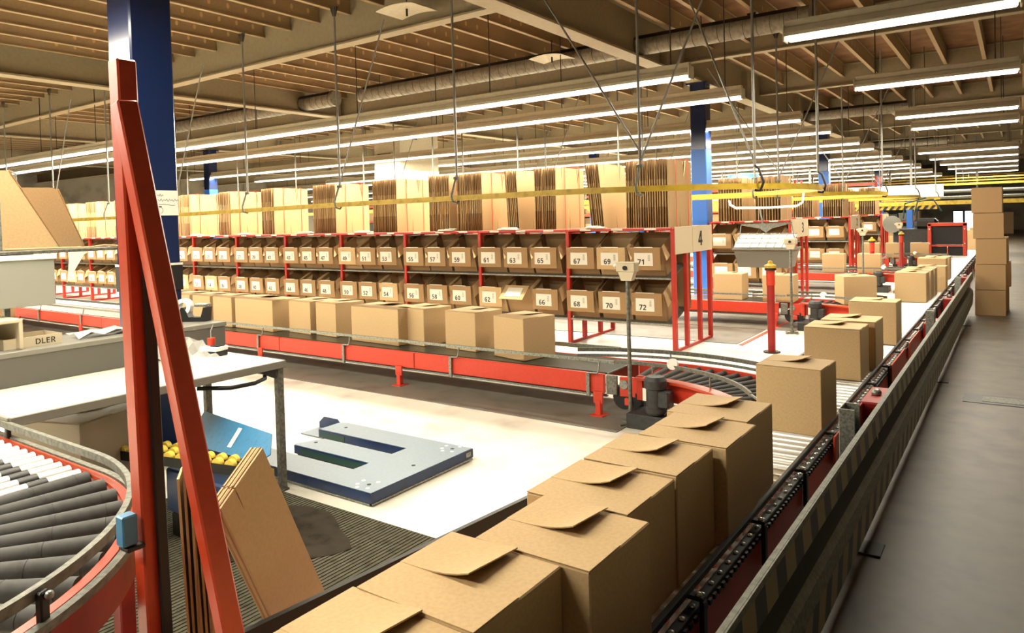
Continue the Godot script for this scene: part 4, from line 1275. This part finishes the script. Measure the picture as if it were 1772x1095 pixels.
	part("side", MB.new().box(V(0.0, 0.08, -0.3), V(0.34, 0.155, 0.02), 0.003), M.sign_cream, tr)
	part("side", MB.new().box(V(0.0, 0.08, 0.3), V(0.34, 0.155, 0.02), 0.003), M.sign_cream, tr)
	part("back", MB.new().box(V(-0.16, 0.08, 0), V(0.012, 0.155, 0.6)), M.panel_grey, tr)
	# overhead shelf with tote and cardboard blanks
	var o := thing("blank_stand", "grey steel stand with wire dividers holding cardboard blanks behind the packing table", "stand", V(0, 0, 0))
	part("shelf", MB.new().box(V(-5.1, 1.585, -1.6), V(0.62, 0.02, 1.5), 0.004), M.galv_dull, o)
	for p in [V(-5.36, 0, -1.9), V(-5.36, 0, -1.0), V(-4.9, 0, -0.95)]:
		part("post", MB.new().box(p + V(0, 0.79, 0), V(0.035, 1.575, 0.035), 0.003), M.galv_dull, o)
	for q in [[-4.95, -1.74, 0.36], [-5.25, -1.98, 0.34], [-5.35, -1.98, 0.5]]:
		part("wire_divider", MB.new().tube([V(q[0], 1.59, q[1]), V(q[0], 1.59 + q[2], q[1]), V(q[0] - 0.005, 1.6 + q[2], q[1] + 0.02), V(q[0], 1.6 + q[2], q[1] + 0.4)], 0.008, 6), M.galv, o)
	var yz := Basis(V(0, 0, 1), V(0, 1, 0), V(-1, 0, 0))
	single("cardboard_blank", MB.new().prism([Vector2(-2.085, 1.6), Vector2(-1.817, 2.082), Vector2(-1.1, 2.07), Vector2(-1.1, 1.6)], 0.035, Transform3D(yz, V(-5.0, 0, 0))), M.card_light, "large pale cardboard blank standing at the left edge of the picture", "cardboard").add_child(edge_strip([Vector2(-2.09, 1.6), Vector2(-2.083, 1.6), Vector2(-1.815, 2.082), Vector2(-1.82, 2.085)], Transform3D(yz, V(-4.995, 0, 0)), 0.05))
	single("cardboard_blank", MB.new().prism([Vector2(-2.34, 1.6), Vector2(-2.19, 1.985), Vector2(-2.16, 1.997), Vector2(-1.1, 1.98), Vector2(-1.1, 1.6)], 0.03, Transform3D(yz, V(-5.25, 0, 0))), M.card_brown, "brown cardboard blank standing behind the pale one", "cardboard").add_child(edge_strip([Vector2(-2.345, 1.6), Vector2(-2.338, 1.6), Vector2(-2.188, 1.985), Vector2(-2.195, 1.988)], Transform3D(yz, V(-5.245, 0, 0)), 0.05))
	single("paper_sheet", MB.new().prism([Vector2(-2.045, 1.575), Vector2(-2.13, 1.575), Vector2(-2.13, 1.56), Vector2(-2.025, 1.39)], 0.003, Transform3D(yz, V(-4.78, 0, 0))), M.paper, "creased paper corner hanging from the end of the stand shelf", "paper")
	single("cord", MB.new().tube([V(-4.78, 1.607, -1.7), V(-4.78, 1.605, -2.0), V(-4.78, 1.6, -2.15), V(-4.78, 1.61, -2.25), V(-4.78, 1.6, -2.36)], 0.005, 5), M.card_light, "thin tan cord stretched along the stand shelf", "cord")
	var tb := thing("plastic_tote", "milky translucent plastic tote under the stand shelf", "tote", V(-4.93, 1.265, -1.5))
	var q := MB.new()
	var hw := 0.13
	var hl := 0.46
	q.box(V(hw, 0.15, 0), V(0.008, 0.3, 2 * hl), 0.002).box(V(-hw, 0.15, 0), V(0.008, 0.3, 2 * hl), 0.002).box(V(0, 0.15, hl), V(2 * hw, 0.3, 0.008)).box(V(0, 0.15, -hl), V(2 * hw, 0.3, 0.008)).box(V(0, 0.004, 0), V(2 * hw, 0.008, 2 * hl))
	part("body", q, M.tote_clear, tb)
	part("rim", MB.new().box(V(hw + 0.008, 0.29, 0), V(0.014, 0.03, 2 * hl + 0.03), 0.003), M.white, tb)
	for sd in [-1, 1]:
		part("hook", MB.new().box(V(-hw, 0.308, sd * 0.3), V(0.02, 0.02, 0.05)), M.galv, tb)
	# carton and cloth under the table
	carton("carton wrapped in film under the packing table", V(-4.3, 0.3, -1.85), V(0.5, 0.4, 0.42), 0.3, "", 2, "wrap")
	single("low_stool", MB.new().box(V(-4.3, 0.28, -1.85), V(0.55, 0.035, 0.5), 0.004).box(V(-4.52, 0.13, -2.05), V(0.04, 0.26, 0.04)).box(V(-4.08, 0.13, -2.05), V(0.04, 0.26, 0.04)).box(V(-4.52, 0.13, -1.65), V(0.04, 0.26, 0.04)).box(V(-4.08, 0.13, -1.65), V(0.04, 0.26, 0.04)), M.dark_steel, "low dark stand carrying the wrapped carton", "stand")
	carton("brown carton on the floor at the far left behind the table", V(-14.3, 0.0, -4.75), V(0.6, 0.58, 0.6), 0.3, "", 2, "card_brown")


# ---------------------------------------------------------------- orange upright with brace, leaning blanks, wheel rails
func orange_frame() -> void:
	var t := thing("orange_upright", "tall orange steel upright with a slanting brace in the foreground", "post")
	var foot := V(-2.01, 0.0, -1.043)
	var head := V(-2.087, 2.185, -1.053)
	var uz := (head - foot).normalized()
	var ux := V(1, 0, 0.0).slide(uz).normalized()
	part("upright", MB.new().box(V(0, 0, (head - foot).length() / 2), V(0.056, 0.056, (head - foot).length()), 0.005, Transform3D(Basis(ux, uz.cross(ux), uz), foot)), M.orange, t)
	part("web", MB.new().box(V(0, 0, 0.92), V(0.012, 0.03, 1.84), 0.003, Transform3D(Basis(ux, uz.cross(ux), uz), foot + V(0.04, 0, -0.02))), M.dark_steel, t)
	var a := V(-2.06, 2.06, -1.04)
	var b := V(-1.645, 0.0, -1.15)
	var d := (b - a)
	var bz := d.normalized()
	var bx := V(1, 0, 0.1).slide(bz).normalized()
	part("brace", MB.new().box(V(0, 0, d.length() / 2), V(0.057, 0.057, d.length()), 0.005, Transform3D(Basis(bx, bz.cross(bx), bz), a)), M.orange, t)
	part("foot_plate", MB.new().box(V(-2.01, 0.006, -1.043), V(0.16, 0.012, 0.16)), M.dark_steel, t)
	part("foot_plate", MB.new().box(V(-1.64, 0.006, -1.15), V(0.16, 0.012, 0.14)), M.dark_steel, t)
	part("back_flange", MB.new().box(V(-2.1, 1.45, -1.07), V(0.045, 0.3, 0.01), 0.002), M.orange, t)
	var s := thing("photo_sensor", "small light blue box clamped to the foot of the orange upright", "sensor", V(-2.03, 0.825, -0.985))
	part("case", MB.new().box(V(0, 0.045, 0), V(0.042, 0.085, 0.042), 0.004), M.sensor_blue, s)
	part("clamp", MB.new().box(V(0.005, -0.005, -0.01), V(0.05, 0.012, 0.05), 0.002), M.black, s)


func leaning_blanks() -> void:
	# flat cartons leaning together behind the brace; each plate is a thing
	var p1 := V(-1.958, 0.86, -1.225)
	var p2 := V(-2.069, 0.961, -1.456)
	var p3 := V(-2.078, 0.371, -1.677)
	var ex := (p2 - p1)
	var w := ex.length()
	ex = ex.normalized()
	var dn := (p3 - p2)
	dn = (dn - ex * dn.dot(ex)).normalized()
	var nn := ex.cross(dn).normalized()
	var h := 0.86
	for i in 6:
		var m := MB.new()
		m.prism([Vector2(0, 0), Vector2(w * 0.3, 0), Vector2(w * 0.31, 0.09), Vector2(w * 0.325, 0), Vector2(w, 0), Vector2(w, h - 0.04 * i), Vector2(0, h - 0.05 - 0.04 * i)], 0.007, Transform3D(Basis(ex, dn, nn), Vector3.ZERO))
		var lab: String = ["front flat carton of the leaning pile, its whole face in view", "second flat carton of the leaning pile, right behind the front one", "third flat carton of the leaning pile, only its edge in view", "fourth flat carton of the leaning pile, only its edge in view", "fifth flat carton of the leaning pile, only its edge in view", "rearmost flat carton of the leaning pile against the brace"][i]
		var off := -0.014 * i
		single("flat_carton", m, M.card_light if i % 3 != 1 else M.card_brown, lab, "cardboard", p1 + V(off * 1.2, 0.004 * (i % 2) - 0.004 * i, 0.25 * off), 0.0, "leaning pile of flat cartons")
	for i in 7:
		var lo := V(-2.235 + i * 0.017, 0.02, -1.275 - 0.006 * i)
		var hi := V(-2.33 + i * 0.016 + 0.01 * (i % 3), 0.99 - 0.09 * absf(i - 1.5) - 0.05 * (i % 2), -1.3 - 0.006 * i)
		var ez := V(0.5, 0, 0.86)
		var uy := (hi - lo)
		var hh := uy.length()
		uy = uy.normalized()
		var fx := V(-0.83, 0, -0.55)
		fx = fx.slide(uy).normalized()
		var m := MB.new().prism([Vector2(0, 0), Vector2(0.4, 0), Vector2(0.4, hh * 0.97), Vector2(0.2, hh), Vector2(0, hh)], 0.008, Transform3D(Basis(fx, uy, fx.cross(uy)), Vector3.ZERO))
		single("flat_carton", m, [M.card_light, M.card_brown, M.card_dark][i % 3], "%s flat carton edge between the upright and the brace" % ORD[i], "cardboard", lo, 0.0, "flat cartons standing between the orange bars")


func wheel_rails() -> void:
	var t := thing("wheel_track", "dark steel tracks of small yellow wheels under the packing table", "roller track", V(0, 0, 0))
	var y := 0.455
	for r in [[V(-4.64, y, -1.985), V(-3.7, y, -2.2)], [V(-4.33, y, -1.985), V(-3.33, y, -2.215)], [V(-4.2, y, -1.95), V(-3.28, y, -2.165)]]:
		var a: Vector3 = r[0]
		var d: Vector3 = (r[1] - r[0])
		var dl := d.length()
		d = d.normalized()
		var sd := d.cross(Vector3.UP)
		for s in [-0.02, 0.02]:
			part("track", MB.new().bar([a + sd * s, a + d * dl + sd * s], 0.005, 0.05), M.dark_steel, t)
		var q := 0.04
		while q < dl:
			var c := a + d * q + V(0, 0.02, 0)
			part("wheel", MB.new().cyl(c - sd * 0.014, c + sd * 0.014, 0.03, 14), M.ball_yellow, t)
			q += 0.085
	part("carriage", MB.new().box(V(-3.6, 0.26, -2.2), V(0.55, 0.24, 0.2), 0.01), M.lift_blue, t)
	part("support", MB.new().box(V(-4.3, 0.2, -2.0), V(0.06, 0.4, 0.06), 0.004), M.dark_steel, t)
	part("foot", MB.new().box(V(-3.6, 0.07, -2.2), V(0.5, 0.14, 0.18), 0.01), M.dark_steel, t)
	var f := MB.new()
	f.prism([Vector2(0, 0), Vector2(0.72, 0.0), Vector2(0.78, 0.06), Vector2(0.7, 0.17), Vector2(0.0, 0.21)], 0.006, Transform3D(Basis(V(1, 0, 0), V(0, 0.75, -0.66), V(0, 0.66, 0.75)), V(-4.12, 0.41, -2.36)))
	part("blue_plate", f, M.plate_blue, t)
	part("sticker", MB.new().box(V(0.42, 0.1, 0.007), V(0.035, 0.12, 0.002), 0, Transform3D(Basis(V(1, 0, 0), V(0, 0.75, -0.66), V(0, 0.66, 0.75)), V(-4.12, 0.41, -2.36))), M.paper, t)


func near_curve() -> void:
	var t := thing("curved_conveyor", "roller conveyor curving round in the lower left foreground, steel then rubber rollers", "conveyor")
	var c := V(-3.02, 0, -0.21)
	var yt := 0.745
	var a := -2
	var rr := MB.new().cyl(V(0, yt - 0.033, -0.52), V(0, yt - 0.033, -1.12), 0.033, 16)
	for q in [0.7, 0.92, 1.07]:
		rr.tube(circle(V(0, yt - 0.033, -q), 0.0332, 16, V(1, 0, 0), V(0, 1, 0)), 0.0012, 4, true)
	var rm := rr.mesh(M.rubber)
	for i in 16:
		var r := part("roller", rm, null, t, V(c.x, 0, c.z))
		r.rotation.y = -deg_to_rad(-1.0 + i * 7.6)
	var sm := MB.new().cyl(V(0, yt - 0.028, -0.52), V(0, yt - 0.028, -1.12), 0.026, 14).mesh(M.chrome)
	MB.new().cyl(V(0, yt - 0.028, -0.93), V(0, yt - 0.028, -1.0), 0.0275, 14).put(sm, M.black)
	for i in 13:
		part("steel_roller", sm, null, t, V(c.x - 0.09 - i * 0.084, 0, c.z))
	var lift := func(p: Array, y: float) -> Array: return p.map(func(q): return q + V(0, y, 0))
	var run := func(r: float, y: float) -> Array: return lift.call([V(-4.2, 0, c.z - r)] + arc(c, r, 0, 120, 44), y)
	part("outer_frame", MB.new().bar(run.call(1.155, 0.655), 0.02, 0.14), M.red_dark, t)  # darker red stands in for deep shade on the outer side
	part("frame_lip", MB.new().bar(run.call(1.14, 0.728), 0.03, 0.012), M.orange, t)
	part("lower_rail", MB.new().bar(run.call(1.175, 0.725), 0.024, 0.024), M.galv_dull, t)
	part("upper_rail", MB.new().bar(run.call(1.145, 0.805), 0.02, 0.03), M.galv_dull, t)
	part("inner_frame", MB.new().bar(run.call(0.5, 0.66), 0.03, 0.15), M.red, t)
	for d in [-28.0, 22.0, 62.0, 92.0, 112.0]:
		var ad := deg_to_rad(maxf(d, 0.0))
		var p: Vector3 = c + V(sin(ad), 0, -cos(ad)) * 1.162 + V(0.0 if d > 0 else -0.9, 0, 0)
		var b := part("bracket", MB.new().box(V(0, 0, 0), V(0.03, 0.13, 0.02), 0.004, Transform3D(Basis(V(0, 1, 0), -ad), p + V(0, 0.745, 0))), M.dark_steel, t)
		part("bolt", MB.new().ball(p + V(sin(ad), 0, -cos(ad)) * 0.02 + V(0, 0.8, 0), V(0.012, 0.012, 0.012), 8), M.galv, b)
	for d in [10.0, 60.0, 105.0]:
		var ad := deg_to_rad(d)
		for r in [1.155, 0.5]:
			var p: Vector3 = c + V(sin(ad), 0, -cos(ad)) * r
			part("leg", MB.new().box(p + V(0, 0.3, 0), V(0.06, 0.6, 0.06), 0.005), M.red_dark, t)  # leg colour darkened for the shade under the curve
	for xx in [-3.9]:
		for zz in [c.z - 1.155, c.z - 0.5]:
			part("leg", MB.new().box(V(xx, 0.3, zz), V(0.06, 0.6, 0.06), 0.005), M.red_dark, t)  # same darkened red, shade painted into the legs


func collar(c: Vector3, r0: float, r1: float, h: float) -> MB:
	var m := MB.new()
	var k := [V(1, 0, 1), V(1, 0, -1), V(-1, 0, -1), V(-1, 0, 1)]
	var up := V(0, h / 2, 0)
	for i in 4:
		var a: Vector3 = k[i]
		var b: Vector3 = k[(i + 1) % 4]
		m.quad(c + a * r1 - up, c + b * r1 - up, c + b * r1 + up, c + a * r1 + up)
		m.quad(c + b * r0 - up, c + a * r0 - up, c + a * r0 + up, c + b * r0 + up)
		m.quad(c + a * r1 + up, c + b * r1 + up, c + b * r0 + up, c + a * r0 + up)
		m.quad(c + b * r1 - up, c + a * r1 - up, c + a * r0 - up, c + b * r0 - up)
	return m


func notices() -> void:
	# hand-written sheet and dark band on the near column
	var s := thing("notice", "hand written paper notice with a drawn round face taped to the blue column", "notice", V(-5.043, 1.89, -2.81))
	part("sheet", MB.new().box(V(0, 0, 0), V(0.003, 0.18, 0.2)), M.paper, s)
	var sc := MB.new()
	# illegible felt pen strokes in two lines, an underline and a round face with dark hair
	for k in [[0.055, 0.07, 4, 0.012], [0.02, 0.075, 9, 0.016]]:
		var pts := []
		for i in k[2] * 4:
			pts.append(V(0.002, k[0] + sin(i * 1.57) * 0.008 + 0.003 * sin(i * 0.9), k[1] - i * k[3] * 0.32))
		sc.tube(pts, 0.0014, 4)
	sc.tube([V(0.002, -0.008, 0.08), V(0.002, -0.01, 0.0), V(0.002, -0.018, -0.05), V(0.002, -0.016, -0.075)], 0.0014, 4)
	sc.tube(circle(V(0.002, -0.053, 0.042), 0.024, 16, V(0, 0, 1), V(0, 1, 0)), 0.0012, 4, true)
	sc.box(V(0.002, -0.027, 0.042), V(0.001, 0.008, 0.03))
	part("drawing", sc, M.ink, s)
	single("dark_wrap", collar(V(-5.2, 1.345, -2.76), 0.156, 0.162, 0.18), M.black, "dark glossy wrap round the foot of the blue column", "wrap")
	single("tape_band", collar(V(-5.2, 1.445, -2.76), 0.156, 0.164, 0.016), M.paper, "thin white tape band above the dark wrap on the blue column", "tape")


# ---------------------------------------------------------------- far clutter
func background() -> void:
	# air heater hanging behind the first lamps
	var h := thing("air_heater", "large boxy beige air handling unit hanging behind the lamps, white below", "heater", V(-14.19, 0, -15.05))
	part("casing", MB.new().box(V(0, 3.72, 0), V(0.98, 1.16, 1.6), 0.02), M.cream, h)
	part("lower_casing", MB.new().box(V(0, 2.55, 0), V(1.0, 1.2, 1.62), 0.02), M.white, h)
	part("grille", MB.new().box(V(0.495, 4.1, 0.3), V(0.02, 0.2, 0.4)), M.duct_dark, h)
	part("grille", MB.new().box(V(-0.1, 3.5, 0.805), V(0.5, 0.22, 0.02)), M.duct_dark, h)
	part("grille", MB.new().box(V(-0.1, 4.05, 0.805), V(0.5, 0.22, 0.02)), M.duct_dark, h)
	part("stand", MB.new().box(V(0, 0.95, 0), V(0.9, 1.9, 1.5), 0.02), M.galv_dull, h)
	# far storage racks
	var k := 0
	for q in [[-9.0, -31.5, 9.0], [-20.0, -31.5, 10.0], [-32.0, -31.5, 10.0], [-11.0, -40.0, 10.0], [-23.0, -40.0, 10.0], [-10.0, -50.0, 10.0], [-22.0, -50.0, 10.0]]:
		var t := thing("storage_rack", "distant pallet rack with mixed cartons, %s counted from the aisle backwards" % ORD[k], "rack", V(q[0], 0, q[1]), 0, "distant pallet racks")
		var n := int(q[2] / 2.5)
		for i in n + 1:
			for zz in [-0.5, 0.5]:
				part("upright", MB.new().box(V(-q[2] / 2 + i * q[2] / n, 1.5, zz), V(0.09, 3.0, 0.09)), M.lift_blue if k % 2 else M.red_dark, t)
		for y in [0.9, 1.8, 2.7]:
			part("beam", MB.new().box(V(0, y, 0.5), V(q[2], 0.1, 0.05)), M.orange, t)
			part("board", MB.new().box(V(0, y + 0.06, 0), V(q[2], 0.03, 1.0)), M.galv_dull, t)
		for y in [0.0, 0.98, 1.88]:
			var x: float = -q[2] / 2 + 0.4
			while x < q[2] / 2 - 0.4:
				var w := rng.randf_range(0.5, 0.9)
				var hh := rng.randf_range(0.35, 0.75)
				part("load", MB.new().box(V(x + w / 2, y + hh / 2, 0.0), V(w * 0.92, hh, 0.8), 0.006), [M.card, M.card_dark, M.motor, M.card_brown, M.galv_dull, M.tote][rng.randi() % 6], t)
				x += w
		k += 1
	# overhead sorter bridge across the far hall
	var b := thing("sorter_bridge", "long grey overhead conveyor bridge with a yellow and black edge across the far hall", "bridge", V(-6.5, 0, -29.5))
	part("deck", MB.new().box(V(0, 2.05, 0), V(14.0, 0.08, 1.2), 0.02), M.galv_dull, b)
	part("side_panel", MB.new().box(V(2.7, 2.3, 0.55), V(3.4, 0.44, 0.05), 0.01), M.white, b)
	part("tube_rail", MB.new().cyl(V(-6.9, 2.25, 0.5), V(7.0, 2.25, 0.5), 0.06, 10), M.galv, b)
	part("hazard_edge", MB.new().box(V(0, 1.87, 0.62), V(13.8, 0.14, 0.05)), M.yellow, b)
	var hz := MB.new()
	for i in 18:
		hz.prism([Vector2(0, 0), Vector2(0.1, 0), Vector2(0.2, 0.13), Vector2(0.1, 0.13)], 0.01, Transform3D(Basis.IDENTITY, V(0.4 + i * 0.21, 1.66, 0.62)))
	part("hazard_stripes", hz, M.black, b).set_meta("kind", "stuff")
	part("lower_panel", MB.new().box(V(2.2, 1.73, 0.6), V(4.0, 0.14, 0.03)), M.yellow, b)
	for x in [-6.8, -3.4, 0.0, 3.4, 6.8]:
		part("hanger", MB.new().box(V(x, 3.2, 0.4), V(0.07, 2.3, 0.07)), M.rod, b)
	var b2 := thing("sorter_bridge", "second grey conveyor bridge further back above the aisle", "bridge", V(-3.0, 0, -38.6))
	part("deck", MB.new().box(V(0, 2.45, 0), V(12.0, 0.12, 1.0), 0.02), M.galv_dull, b2)
	part("rail", MB.new().box(V(0, 2.75, 0.5), V(12.0, 0.08, 0.05)), M.yellow, b2)
	for x in [-5.5, -2.0, 1.5, 5.0]:
		part("hanger", MB.new().box(V(x, 3.7, 0.0), V(0.08, 2.4, 0.08)), M.rod, b2)
	for i in 4:
		var rl := thing("distant_rail", "long yellow overhead rail far down the hall, %s of four" % ORD[i], "rail", V(-6, 2.6 + 0.28 * i, -33.5 - i * 4.5), 0, "distant overhead rails")
		part("track", MB.new().box(V(0, 0, 0), V(17, 0.06, 0.08)), M.yellow, rl)
		for x in [-8, -5, -2, 1, 4, 7]:
			part("rod", MB.new().cyl(V(x, 0, 0), V(x, 4.79 - 2.6 - 0.28 * i, 0), 0.02, 6), M.rod, rl)
	# machine with a round guard, teal sack, white housing
	var m := thing("round_guard_machine", "dark machine with a round pale guard disc beside the curtain machine", "machine", V(-2.5, 0, -24.2))
	part("body", MB.new().box(V(0, 0.55, 0), V(1.1, 1.1, 0.5), 0.03), M.motor, m)
	part("guard_disc", MB.new().cyl(V(-0.55, 1.25, 0.35), V(-0.55, 1.25, 0.39), 0.25, 24), M.galv, m)
	part("hopper", MB.new().box(V(0.3, 1.25, 0), V(0.6, 0.3, 0.5), 0.08), M.dark_steel, m)
	part("pipework", MB.new().tube([V(0.0, 1.5, 0.2), V(0.1, 1.9, 0.2), V(0.5, 1.95, 0.2), V(0.7, 1.6, 0.2)], 0.02, 8).tube([V(-0.3, 1.4, 0.0), V(-0.25, 1.85, 0), V(0.3, 2.0, 0)], 0.02, 8), M.lift_green, m)
	var w := thing("white_cabinet", "white control cabinet with a dark display near the far racks", "cabinet", V(-5.3, 0, -26.5))
	part("case", MB.new().box(V(0, 1.0, 0), V(0.7, 2.0, 0.5), 0.03), M.white, w)
	part("display", MB.new().box(V(0.05, 1.75, 0.255), V(0.3, 0.2, 0.01)), M.ink, w)
	single("teal_sack", MB.new().lathe([Vector2(0.0, 0.0), Vector2(0.45, 0.0), Vector2(0.55, 0.3), Vector2(0.55, 1.0), Vector2(0.4, 1.25), Vector2(0.0, 1.3)], Transform3D.IDENTITY, 18), M.teal, "large teal sack standing on the top of the far rack", "sack", V(-6.4, 1.55, -20.6))
	# small hanging junction boxes and hoist
	single("junction_box", MB.new().box(V(0, 0, 0), V(0.28, 0.36, 0.2), 0.02).box(V(0, 1.05, 0), V(0.02, 1.75, 0.02)), M.lift_blue, "blue junction box hanging between the lamps at the left", "box", V(-18.0, 2.86, -10.0))
	# sprinkler pipe crossing the upper left corner
	var p := thing("roof_pipe", "cream pipe slanting under the ceiling at the upper left", "pipe", V(0, 0, 0))
	part("pipe", MB.new().cyl(V(-8.6, 4.25, -1.55), V(-6.4, 4.25, -1.65), 0.05, 12), M.cream, p)
	part("band", MB.new().tube(circle(V(-7.0, 4.25, -1.62), 0.055, 14, V(0, 0, 1), V(0, 1, 0)), 0.008, 6, true), M.rod_dark, p)
	part("hanger", MB.new().cyl(V(-7.0, 4.3, -1.62), V(-7.0, 4.79, -1.62), 0.01, 6), M.rod_dark, p)
	# pale square reflectors under the girder
	var i := 0
	for q in [V(-6.52, 4.5, -7.0), V(-6.58, 4.5, -10.68)]:
		var d := thing("ceiling_plate", ["pale curved sheet hung under the joists near the girder", "second pale curved sheet hung further along, by the duct"][i], "plate", q)
		var cm := MB.new()
		for s in 8:
			var a0 := -0.32 + s * 0.08
			var f := func(xx: float) -> float: return -0.35 * xx * xx
			cm.quad(V(a0, f.call(a0), 0.25), V(a0 + 0.08, f.call(a0 + 0.08), 0.25), V(a0 + 0.08, f.call(a0 + 0.08), -0.25), V(a0, f.call(a0), -0.25))
			cm.quad(V(a0, f.call(a0) - 0.006, -0.25), V(a0 + 0.08, f.call(a0 + 0.08) - 0.006, -0.25), V(a0 + 0.08, f.call(a0 + 0.08) - 0.006, 0.25), V(a0, f.call(a0) - 0.006, 0.25))
		part("sheet", cm, M.cream, d)
		part("hanger", MB.new().cyl(V(0, 0, 0), V(0, 4.79 - q.y, 0), 0.01, 6), M.rod_dark, d)
		part("plug", MB.new().cyl(V(0, -0.1, 0), V(0, 0, 0), 0.015, 8), M.ink, d)
		i += 1


func _ready() -> void:
	# camera
	var cam := Camera3D.new()
	cam.name = "camera"
	cam.projection = Camera3D.PROJECTION_FRUSTUM
	cam.near = 0.05
	cam.far = 200.0
	var f := 1243.12
	cam.size = cam.near * 1095.0 / f
	cam.frustum_offset = Vector2(0, -(547.5 - 410.96) / f * cam.near)
	add_child(cam)
	cam.transform = Transform3D(Basis(Vector3.UP, 0.614197) * Basis(Vector3.RIGHT, -0.0249911) * Basis(Vector3.BACK, -0.0277821), V(0, 1.7, 0))
	cam.current = true
	# environment: closed hall, no sky
	var we := WorldEnvironment.new()
	we.name = "environment"
	var e := Environment.new()
	e.background_mode = Environment.BG_COLOR
	e.background_color = Color(0.02, 0.02, 0.02)
	e.tonemap_mode = Environment.TONE_MAPPER_LINEAR
	e.tonemap_exposure = 5.2
	e.sdfgi_enabled = true
	e.ssao_enabled = true
	e.ssil_enabled = true
	we.environment = e
	add_child(we)
	rng.seed = 7
	bold.font_names = PackedStringArray(["Droid Sans"])
	bold.font_weight = 700
	materials()
	lamps()
	shell()
	ducts()
	main_conveyor()
	guard_rail()
	row_conveyor(-5.42, -20.5, "red sided belt conveyor with cartons in front of rack four, curving into the main conveyor", true)
	row_conveyor(-10.9, -9.5, "red sided belt conveyor in front of rack three", false)
	row_conveyor(-16.5, -9.5, "red sided belt conveyor in front of rack two", false)
	row_conveyor(-22.0, -9.5, "red sided belt conveyor in front of rack one", false)
	row_conveyor(-27.5, -8.5, "most distant red sided belt conveyor", false)
	rack(-8.33, 12, 4, true)
	rack(-13.87, 1, 3, false)
	rack(-19.65, 2, 2, false)
	rack(-24.8, 1, 1, false)
	bundles()
	rail_loop(-9.25, "yellow overhead rail looping round rack four, hung on steel rods", -21.0, true)
	rail_loop(-14.75, "yellow overhead rail looping round rack three", -12.5, false)
	rail_loop(-20.3, "yellow overhead rail looping round rack two", -12.5, false)
	rail_loop(-25.8, "yellow overhead rail looping round rack one", -12.5, false)
	hanging_tray()
	switch_post(-2.595, -5.29, "grey switch post standing before the nearest conveyor curve")
	switch_post(-2.594, -10.4, "grey switch post standing before the rack three conveyor curve")
	switch_post(-2.58, -16.0, "grey switch post standing before the rack two conveyor curve")
	switch_post(-2.58, -21.5, "grey switch post standing before the rack one conveyor curve")
	bollard(-2.46, -8.9, "nearest orange post with a yellow cap, behind the single carton")
	bollard(-2.55, -16.9, "middle orange post with a yellow cap")
	bollard(-2.5, -21.2, "farthest orange post with a yellow cap")
	red_portal()
	lift_table()
	ribbed_mat()
	packing_table()
	orange_frame()
	leaning_blanks()
	wheel_rails()
	near_curve()
	notices()
	cartons()
	background()
